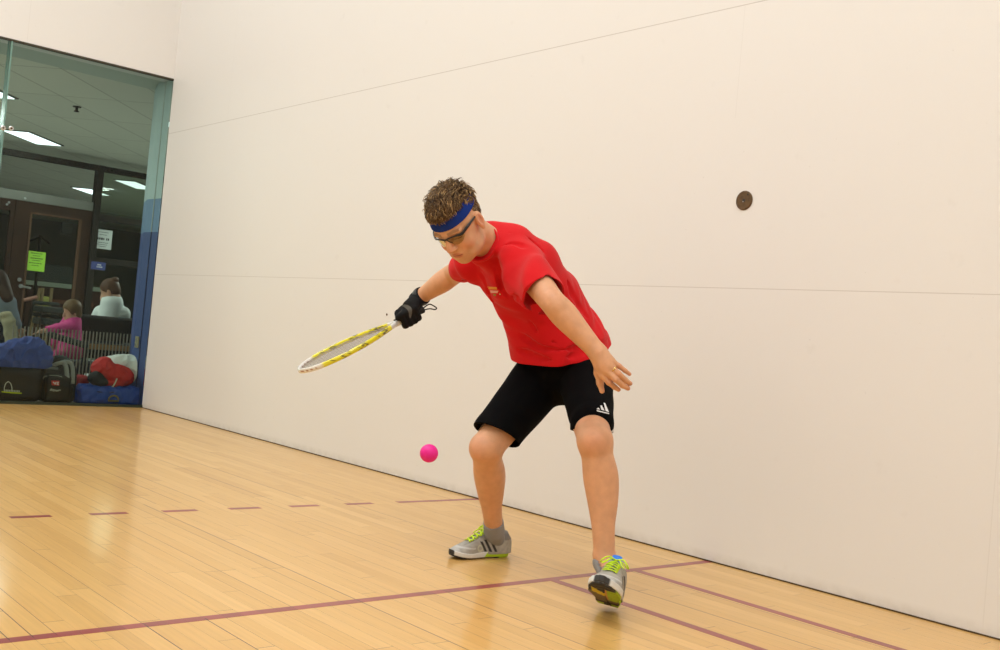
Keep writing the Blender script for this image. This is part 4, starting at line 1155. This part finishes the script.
for k, (v0, v1, lab) in enumerate(((306, 315, 'dark stacked chair behind the small girl, topmost of the stack'), (318, 327, 'dark stacked chair behind the small girl, lower of the stack'))):
    a, b_ = at(42, v0, 1, 11.0), at(72, v1, 1, 11.0); yc = 11.0 + .012*k
    r = empty('stacked_chair', ((a[0]+b_[0])/2, yc, 0), lab, 'chair')
    MB().box((a[0]+.02, yc, b_[2]), (b_[0]-.02, yc+.45, a[2])).build('seat', M_pad, r, bevel=.02)
    MB().box((a[0]+.02, yc+.44, a[2]+.01), (b_[0]-.02, yc+.48, a[2]+.06)).build('backrest', M_pad, r, bevel=.015)
    for x in (a[0] - .012*k, b_[0] + .012*k):
        for y in (yc+.01, yc+.46): MB().tube([V(x, y, 0), V(x, y, b_[2]+.02), V((a[0]+b_[0])/2 + (x-(a[0]+b_[0])/2)*.9, y, b_[2]+.03)], .010, 6).build('leg', M_dbronze, r)

# ---- sofa seen from behind
YB = 8.0
a, b_ = at(79, 314, 1, YB), at(140, 319, 1, YB); x0, x1 = a[0], b_[0] + .45; zt_ = a[2]; zb_ = at(100, 341, 1, YB)[2]
so_ = empty('sofa', ((x0+x1)/2, YB+.4, 0), 'black upholstered sofa with a pale wood rail, its back to the glass', 'sofa')
M_blk = mat('black_upholstery', (.010, .010, .009), .9)
F = Fld(); F.box(V((x0+x1)/2, YB+.06, (zt_+zb_)/2), V((x1-x0)/2, .07, (zt_-zb_)/2), None, .045, .01); F.build('backrest', M_blk, so_, .012)
F = Fld(); F.box(V((x0+x1)/2, YB+.42, .38), V((x1-x0)/2-.04, .36, .08), None, .05, .01); F.build('seat', M_blk, so_, .012)
zr = at(100, 347, 1, YB)[2]
MB().box((x0-.03, YB-.01, zr-.028), (x1+.03, YB+.03, zr+.028)).build('rail', mat('oak_rail', (.26, .13, .045), .5), so_, bevel=.006)
for x in (x0, x1-.05):
    for y in (YB, YB+.72): MB().box((x, y, 0), (x+.05, y+.05, .55 if y > YB+.5 else zt_-.1)).build('leg', mat('dark_leg', (.03, .02, .012), .6), so_, bevel=.004)
    MB().box((x, YB+.05, .55), (x+.06, YB+.77, .60)).build('armrest', M_wood, so_, bevel=.008)

# ---- people in the lobby
def cskin(v): return np.tile(V(.50, .28, .18), (len(v), 1))
def bystander(root, head, hs, look, neck, shl, shr, hips, arms, legs, skin=(.5, .28, .18), hairc=(.05, .025, .012), top=(.5, .53, .55), trousers=(.02, .025, .05), bun=None, hairlen=0, vox=.008, sl=.0, pon=None):
    look = N(look); L_ = N(np.cross(V(0, 0, 1), look)); U_ = np.cross(look, L_); M = np.stack([look, L_, U_], 1)
    H = lambda x, y, z: head + M @ (V(x, y, z)*hs)
    b = Fld(); b.ell(H(-.01, 0, .025), V(.095, .075, .09)*hs, M, .02); b.ell(H(.03, 0, -.04), V(.06, .055, .07)*hs, M, .02)
    b.cone(H(.092, 0, .01), H(.112, 0, -.03), .008*hs, .013*hs, .01); b.ell(H(.085, 0, -.072), V(.02, .024, .012)*hs, M, .01)
    for s_ in (1, -1): b.ell(H(0, .078*s_, -.01), V(.018, .008, .03)*hs, M, .01); b.ell(H(.088, .032*s_, .005), V(.012, .014, .009)*hs, M, .008, 'sub')
    b.cone(H(-.02, 0, -.06), neck, .052*hs, .058*hs, .02); sp = (shl+shr)/2
    b.cone(neck, hips, .10*hs, .12*hs, .04); b.cone(shl, shr, .055*hs, .055*hs, .03)
    for ar in arms:
        b.cone(ar[0], ar[1], .045*hs, .038*hs, .02); b.cone(ar[1], ar[2], .038*hs, .026*hs, .02)
        d = N(ar[2]-ar[1]); w_ = N(np.cross(d, V(.1, .2, 1))); b.cone(ar[2], ar[2]+d*.07*hs, .026*hs, .026*hs, .01)
        for j, o in enumerate((-.03, -.01, .01, .03)): b.cone(ar[2]+d*.07*hs+w_*o*hs, ar[2]+d*(.14+.012*(1.5-abs(j-1.5)))*hs+w_*o*hs+V(0, 0, -.012), .010*hs, .008*hs, .004)
        b.cone(ar[2]+d*.02*hs, ar[2]+d*.07*hs+w_*.055*hs, .014*hs, .009*hs, .006)
    for lg in legs:
        b.cone(lg[0], lg[1], .085*hs, .058*hs, .03); b.cone(lg[1], lg[2], .058*hs, .038*hs, .02); b.cone(lg[2], lg[2]+N(lg[3]-lg[2])*.16*hs, .036*hs, .03*hs, .02)
    def cf(v):
        c = np.tile(V(*skin), (len(v), 1)); h = (v-head) @ M / hs; near = np.linalg.norm(h, axis=1) < .16
        for s_ in (1, -1): c = blend(c, near*(1-sm(np.linalg.norm(h-V(.09, .032*s_, .004), axis=1), .008, .014)), (.06, .04, .03))
        return blend(c, near*(1-sm(np.linalg.norm((h-V(.1, 0, -.07))/V(1, 1.6, .6), axis=1), .012, .02)), (.40, .12, .10))
    b.build('body', M_skin, root, vox*.7, colfn=cf)
    g = Fld(); t = .014*hs
    g.cone(neck-V(0, 0, .01), hips, .10*hs+t, .125*hs+t, .04); g.cone(shl, shr, .062*hs+t, .062*hs+t, .03)
    for ar in arms:
        g.cone(ar[0], ar[1], .052*hs+t, .044*hs+t, .02, flat=(sl == 0))
        if sl: g.cone(ar[1], ar[2], .044*hs+t, .034*hs+t, .02, flat=True)
    ns = noisepost(31, .006, 12, 40); g.build('shirt', mat('top_cloth', top, .9, bump=(120, .002)), root, vox, post=ns)
    g = Fld(); g.ell(hips, V(.17, .15, .12)*hs, None, .03)
    for lg in legs: g.cone(lg[0], lg[1], .095*hs, .07*hs, .03); g.cone(lg[1], lg[2], .068*hs, .052*hs, .02, flat=True)
    g.build('trousers', mat('trouser_cloth', trousers, .9), root, vox, post=ns)
    for lg in legs:
        g = Fld(); d = N(lg[3]-lg[2]); g.cone(lg[2]-V(0, 0, .02), lg[2]+d*.19*hs-V(0, 0, .03)*0, .043*hs, .038*hs, .02); g.build('shoe', M_dark, root, vox)
    g = Fld(); hv = pon or 1.0; g.ell(H(-.02, 0, .04), V(.10, .085, .095)*hs*hv, M, .02); g.ell(H(-.045, 0, -.01-.03*(hv-1)*6), V(.065, .075, .07)*hs*hv, M, .02)
    g.ell(H(.085, 0, -.03), V(.06, .075, .09)*hs, M, .01, 'sub')
    if bun is not None: g.ell(H(*bun), V(.045, .05, .036)*hs, M, .008)
    if hairlen: g.cone(H(-.06, 0, .0), H(-.07, 0, -hairlen), .075*hs, .06*hs, .03); g.cone(H(.0, -.07, .0), H(-.0, -.085, -hairlen), .04*hs, .035*hs, .03); g.cone(H(.0, .07, .0), H(-.0, .085, -hairlen), .04*hs, .035*hs, .03)
    nf = sines(41, 16, 60, 160, (1, 1, .35))
    g.build('hair', M_hair, root, vox*.7, post=lambda p, d: d + .004*nf(p), colfn=lambda v: np.tile(V(*hairc), (len(v), 1))*(1+.4*nf(v))[:, None])
yw = YB+.32
hd_ = at(110, 291.5, 1, yw); s1 = at(126, 310, 1, yw-.02); s2 = at(99, 307, 1, yw+.12); nk = at(112, 302, 1, yw)
hp = V((s1[0]+s2[0])/2, yw+.08, .52)
wm = empty('person', (hp[0], hp[1], 0), 'woman with pinned-up hair in a white t-shirt sitting on the black sofa', 'person')
bystander(wm, hd_, 1.0, V(-.75, .45, -.55), nk, s1-V(.03, 0, .04), s2+V(.03, 0, -.07), hp,
   [(s1-V(.02, 0, .05), s1+V(.04, .10, -.30), s1+V(-.12, .35, -.36)), (s2+V(.02, 0, -.05), s2+V(-.05, .12, -.30), s2+V(.05, .36, -.36))],
   [(hp+V(.09, .02, 0), hp+V(.11, .44, .0), hp+V(.11, .50, -.44), hp+V(.11, .9, -.44)), (hp+V(-.09, .02, 0), hp+V(-.11, .44, .0), hp+V(-.11, .50, -.44), hp+V(-.11, .9, -.44))],
   hairc=(.085, .038, .018), top=(.74, .78, .76), bun=(-.095, 0, .085))
# small girl in pink
yg = 7.75
hg = at(71.5, 311.5, 1, yg); gs1 = at(75, 324, 1, yg-.03); gs2 = at(66, 323, 1, yg+.10); nk = at(72, 321, 1, yg+.02); hp = V(gs1[0]+.01, yg+.08, gs1[2]-.26)
gr_ = empty('person', (hp[0], hp[1], 0), 'small girl in a pink jacket leaning on the chair arm', 'person')
hnd = at(46, 330.5, 1, yg-.12); elb = at(57, 328.5, 1, yg-.12)
bystander(gr_, hg, .80, V(-.9, -.15, -.30), nk, gs1-V(.02, 0, .02), gs2+V(.0, 0, -.02), hp,
   [(gs1-V(.02, 0, .02), elb, hnd), (gs2+V(.0, 0, -.03), gs2+V(-.06, .05, -.14), gs2+V(-.12, .02, -.24))],
   [(hp+V(.05, -.02, -.03), hp+V(-.14, -.10, -.06), hp+V(-.12, -.12, -.26), hp+V(-.3, -.14, -.26)), (hp+V(.05, .08, -.03), hp+V(-.14, .06, -.06), hp+V(-.12, .04, -.26), hp+V(-.3, .04, -.26))],
   hairc=(.13, .075, .032), top=(.62, .06, .25), trousers=(.45, .05, .16), sl=1, vox=.006, pon=1.15)
# dark chair the girl kneels on
ac = empty('armchair', (hp[0], yg, 0), 'dark low chair holding the small girl in pink', 'armchair')
M_dg = mat('charcoal_cloth', (.022, .025, .032), .9)
zs_ = hp[2]-.17; zs_ = max(zs_, .3); xa = at(45, 340, 1, yg-.1)[0]; xb = at(78, 340, 1, yg)[0]
F = Fld(); F.box(V((xa+xb)/2+.04, yg+.02, zs_-.06), V((xb-xa)/2+.08, .24, .06), None, .03, .01); F.build('seat', M_dg, ac, .01)
za_ = at(58, 333, 1, yg-.2)[2]
F = Fld(); F.cone(V(xa, yg-.24, za_-.02), V(xb, yg-.22, za_-.10), .032, .032, .01); F.build('armrest', M_dg, ac, .008)
for x, y in ((xa, yg-.22), (xb, yg-.22), (xa, yg+.24), (xb, yg+.24)): MB().tube([V(x, y, 0), V(x, y, za_-.05 if y < yg else zs_)], .018, 8).build('leg', M_dbronze, ac)
# person at the left edge
yp = 7.5
hl = at(-6, 283, 1, yp); l1 = at(8, 300, 1, yp-.05); l2 = at(-22, 302, 1, yp); nk = at(-5, 297, 1, yp); hp = V((l1[0]+l2[0])/2-.05, yp-.02, .50)
lp_ = empty('person', (hp[0], hp[1], 0), 'person with long dark hair and a grey-blue sleeve at the left edge of the view', 'person')
bystander(lp_, hl, 1.0, V(-.6, .6, -.4), nk, l1+V(0, 0, -.03), l2, hp,
   [(l1+V(.0, 0, -.02), at(12, 316, 1, yp-.05), at(17, 326, 1, yp+.05)), (l2, l2+V(-.08, .05, -.26), l2+V(-.1, .3, -.3))],
   [(hp+V(.09, .02, 0), hp+V(.11, .44, .0), hp+V(.11, .46, -.42), hp+V(.11, .9, -.42)), (hp+V(-.09, .02, 0), hp+V(-.11, .44, .0), hp+V(-.11, .46, -.42), hp+V(-.11, .9, -.42))],
   hairc=(.04, .02, .012), top=(.20, .25, .30), hairlen=.16, sl=1)
ch_ = empty('chair', (hp[0], yp, 0), 'dark blue chair under the person at the left edge', 'chair')
M_db = mat('navy_chair_cloth', (.015, .02, .035), .9)
xe = at(7, 340, 1, yp-.3)[0]; ztb = at(4, 322, 1, yp-.3)[2]
F = Fld(); F.box(V(xe-.30, yp-.30, (ztb+.35)/2), V(.32, .05, (ztb-.35)/2), None, .04, .01); F.build('backrest', M_db, ch_, .01)
F = Fld(); F.box(V(xe-.30, yp, .40), V(.32, .30, .05), None, .03, .01); F.build('seat', M_db, ch_, .01)
for x in (xe-.56, xe-.04):
    for y in (yp-.27, yp+.26): MB().tube([V(x, y, 0), V(x, y, .4)], .018, 8).build('leg', M_dbronze, ch_)
ctop = at(3, 317, 1, yp-.36); cb = at(12, 343, 1, yp-.40)
F = Fld(); pts = [ctop + V(-.02, .10, -.03), ctop + V(.02, .0, .02), at(9, 322, 1, yp-.39), at(11, 334, 1, yp-.40), at(12, 343, 1, yp-.41)]
for i in range(4): F.econe(pts[i], pts[i+1], (.055, .03), (.058, .026), V(1, 0, .3), .02)
tag(F.build('throw', mat('cream_fleece', (.34, .31, .20), .95, bump=(60, .01)), None, .006, post=noisepost(51, .008, 40, 120)), 'cream fleece throw hanging over the dark blue chair', 'throw')

# ---- bags and clothes on the floor against the glass
YF = 6.32
def F_at(u, v, y=YF): return at(u, v, 1, y)
def plate(F, name, polys, y, m, parent, th=.003):
    mb = MB()
    for poly in polys:
        q = []
        for u, v_ in poly:
            o = CAM; best = None
            for yy in np.linspace(6.11, 6.5, 391):
                p = at(u, v_, 1, yy)
                if F.ev(p[None])[0] < 0: best = p; break
            q.append((best if best is not None else at(u, v_, 1, y)) + V(0, -.004, 0))
        q2 = [x + V(0, -th, 0) for x in q]; n = len(q)
        mb.add(q + q2, [tuple(range(n)), tuple(range(n, 2*n))[::-1]] + [(i, (i+1) % n, n+(i+1) % n, n+i) for i in range(n)])
    return mb.build(name, m, parent)
def stroke(pts, w_):
    out = []
    for i in range(len(pts)-1):
        a, b_ = V(*pts[i]), V(*pts[i+1]); d = N(b_-a); n_ = V(-d[1], d[0])*w_/2; out.append([tuple(a+n_), tuple(b_+n_), tuple(b_-n_), tuple(a-n_)])
    return out
M_bk = mat('black_nylon', (.007, .007, .006), .7, bump=(90, .002)); M_yel = mat('neon_piping', (.60, .65, .0), .6); M_lg = mat('logo_silver', (.5, .5, .42), .6); M_gs = mat('grey_strap', (.30, .32, .31), .7)
# black racquet bag, left
a, b_ = F_at(-14, 372), F_at(38.5, 401)
ba = empty('sports_bag', ((a[0]+b_[0])/2, YF+.02, 0), 'black sports bag with arch emblem and yellow line at the far left', 'bag')
F = Fld(); F.box(V((a[0]+b_[0])/2, YF+.02, .155), V((b_[0]-a[0])/2, .13, .15), None, .06, .01); F.build('body', M_bk, ba, .006, post=noisepost(61, .008, 14, 40)); FA = F
arch = [(4.0, 390.5), (4.2, 387), (5.6, 383.3), (8, 381.4), (10.4, 383.2), (11.6, 386.8), (11.8, 390.2)]
plate(FA, 'emblem', stroke(arch, .9), 6.19, M_lg, ba)
txt = [[(3.9 + k*1.62, 389.4 + k*.10), (5.0 + k*1.62, 389.5 + k*.10), (5.0 + k*1.62, 391.3 + k*.10), (3.9 + k*1.62, 391.2 + k*.10)] for k in range(10)]
plate(FA, 'lettering', txt, 6.19, M_lg, ba); plate(FA, 'yellow_line', stroke([(1.5, 391.6), (11, 392.6), (21.5, 393.2)], 1.2), 6.19, M_yel, ba)
# blue jacket on it
F = Fld(); 
for u, v_, ru, rv in ((8, 358, .17, .13), (28, 355, .17, .15), (40, 362, .09, .13), (-6, 362, .12, .11), (20, 368, .2, .07)): 
    c = F_at(u, v_, YF); F.ell(c, V(ru, .11, rv), None, .05)
fz = sines(71, 8, 28, 75); fz2 = sines(72, 12, 80, 150)
bj = F.build('jacket', mat('blue_fleece', (.045, .075, .28), .9, bump=(50, .004)), None, .006, post=lambda p, d: d + .045*np.abs(fz(p)) + .012*fz2(p) - .012, cuts=(lambda p: .285 - p[..., 2],))
tag(bj, 'crumpled blue jacket lying on the black sports bag', 'jacket')
# black backpack with grey straps
a, b_ = F_at(40.5, 372), F_at(72, 401)
bp_ = empty('backpack', ((a[0]+b_[0])/2, YF, 0), 'black backpack with grey straps and a red badge', 'backpack')
F = Fld(); cx = (a[0]+b_[0])/2; hwid = (b_[0]-a[0])/2
F.box(V(cx, YF, .165), V(hwid, .10, .16), None, .05, .01); F.ell(V(cx+.02, YF+.03, .30), V(hwid*.8, .09, .10), None, .03)
F.build('body', M_bk, bp_, .005, post=noisepost(62, .006, 18, 50)); FB = F
f2 = Fld(); f2.box(V(cx-.02, YF-.10, .13), V(hwid*.72, .035, .115), None, .03, .01); f2.build('front_pocket', M_bk, bp_, .005); 
for q_ in f2.pr: FB.pr.append(q_)
plate(FB, 'pocket_piping', stroke([(42, 380), (44, 376.6), (50, 375.2), (58, 375.6), (62, 377)], .9), 6.18, mat('grey_piping', (.22, .22, .18), .6), bp_)
plate(FB, 'yellow_zip', stroke([(39.6, 378), (38.4, 388), (38.9, 399)], 2.2), 6.24, M_yel, bp_)
def strap(pts, w_, name, m, parent, F_=None):
    q = [at(u, v_, 1, y) for u, v_, y in pts]; q = crom(q, 5); return MB().tube(q, [(.006, w_)]*len(q), 8, up=(0, 1, 0)).build(name, m, parent, True)
strap([(53, 366, 6.25), (58, 363.5, 6.20), (64, 363, 6.19), (66.5, 370, 6.19), (67.5, 383, 6.20)], .019, 'strap', M_gs, bp_)
strap([(60, 363, 6.25), (66, 361.5, 6.21), (71, 363.5, 6.20), (72.8, 370, 6.20), (72.6, 384, 6.21)], .017, 'strap', M_gs, bp_)
strap([(46, 370, 6.24), (52, 368, 6.22), (58, 369, 6.22)], .012, 'handle', mat('dark_grey_strap', (.12, .13, .13), .7), bp_)
plate(FB, 'badge', [[(51.2, 380.5), (59.2, 380.8), (59, 385.6), (51.6, 385.2)]], 6.18, mat('red_badge', (.62, .03, .03), .6), bp_)
plate(FB, 'badge_mark', stroke([(52.8, 382), (55, 384.2), (55.6, 382)], 1.0) + stroke([(56.4, 382.2), (58.3, 382.2), (56.6, 384.4), (58.4, 384.6)], .8), 6.17, mat('white_mark', (.7, .68, .64), .6), bp_, .006)
plate(FB, 'script_lettering', stroke([(49.8, 390.6), (51.4, 388.6), (52, 391)], .9) + stroke([(52.4, 389.6), (54.2, 389.7), (53.2, 391.6)], .9) + stroke([(54.8, 389.6), (56.4, 391.4), (57, 389.9)], .9) + stroke([(57.4, 391.2), (59, 389.8), (60.6, 390.2)], .9), 6.18, M_lg, bp_)
# blue duffel
a, b_ = F_at(76.5, 390), F_at(139, 403)
du = empty('duffel_bag', ((a[0]+b_[0])/2, YF, 0), 'bright blue duffel bag lying flat by the blue pillar', 'duffel bag')
cx = (a[0]+b_[0])/2; hwid = (b_[0]-a[0])/2 - .01
F = Fld(); F.box(V(cx-.02, YF-.02, .085), V(hwid, .13, .08), None, .05, .01)
F.build('body', mat('royal_blue_nylon', (.012, .07, .40), .6, bump=(60, .003)), du, .006, post=lambda p, d: d + .03*np.abs(fz(p)) + .012*fz2(p) - .006); FD = F
c = at(112, 399, 1, 6.2); 
MB().closed_tube([V(c[0]+.045*math.cos(t), 6.165, c[2]-.012+.045*math.sin(t)) for t in np.linspace(0, math.pi, 10)] , .006, .008, (0, 1, 0)).build('handle', mat('tan_webbing', (.25, .20, .09), .8), du, True)
strap([(80, 388, 6.22), (95, 391.5, 6.18), (112, 392.5, 6.18), (130, 391.5, 6.19), (137, 389, 6.22)], .006, 'zip', mat('navy_zip', (.01, .02, .10), .6), du)
# things heaped on it
def heap(name, blobs, m, seed, amp, label, cat, zmin=None, vox=.006):
    F = Fld()
    for u, v_, ru, rz_, y, dy in blobs: F.ell(at(u, v_, 1, y), V(ru, dy, rz_), None, .03)
    f_ = sines(seed, 8, 35, 100); cuts = () if zmin is None else ((lambda p: zmin - p[..., 2]),)
    return tag(F.build(name, m, None, vox, post=lambda p, d: d + amp*3*np.abs(f_(p)) - amp*.8, cuts=cuts), label, cat)
heap('towel', [(124, 364, .15, .085, 6.38, .08), (136, 370, .075, .11, 6.34, .09), (112, 362, .08, .05, 6.44, .08), (132, 362, .08, .06, 6.42, .08)], mat('white_towel', (.80, .82, .78), .95, bump=(150, .002)), 81, .010, 'white towel bundled behind the red jacket', 'towel', .15)
heap('jacket', [(104, 367, .085, .085, 6.29, .09), (116, 374, .12, .085, 6.28, .10), (123, 377, .09, .075, 6.28, .09), (98, 369, .05, .06, 6.30, .08), (112, 383, .08, .035, 6.27, .07)], mat('red_nylon', (.55, .02, .018), .75, bump=(70, .003)), 82, .009, 'crumpled red jacket on the blue duffel bag', 'jacket', .135)
heap('cap', [(96, 378, .065, .06, 6.24, .07), (101, 382, .06, .035, 6.22, .06)], mat('black_cap', (.014, .014, .015), .85), 83, .004, 'black cap lying left of the red jacket on the duffel', 'cap', .14)
heap('shoe_bag', [(81, 379, .065, .035, 6.42, .06), (77, 388, .03, .09, 6.42, .06), (84, 386, .03, .07, 6.43, .05)], mat('dark_red_cloth', (.32, .015, .02), .8), 84, .005, 'dark red cloth bag between the backpack and the duffel', 'bag', 0.0)
a, b_ = at(112.5, 387, 1, 6.17), at(117, 378.5, 1, 6.165)
tag(MB().tube(crom([a, (a+b_)/2 + V(.004, 0, 0), b_], 4), [(.006, .010)]*9, 8).build('bottle_strap', mat('cream_webbing', (.55, .52, .40), .7), None, True), 'short cream strap lying across the red jacket', 'strap')
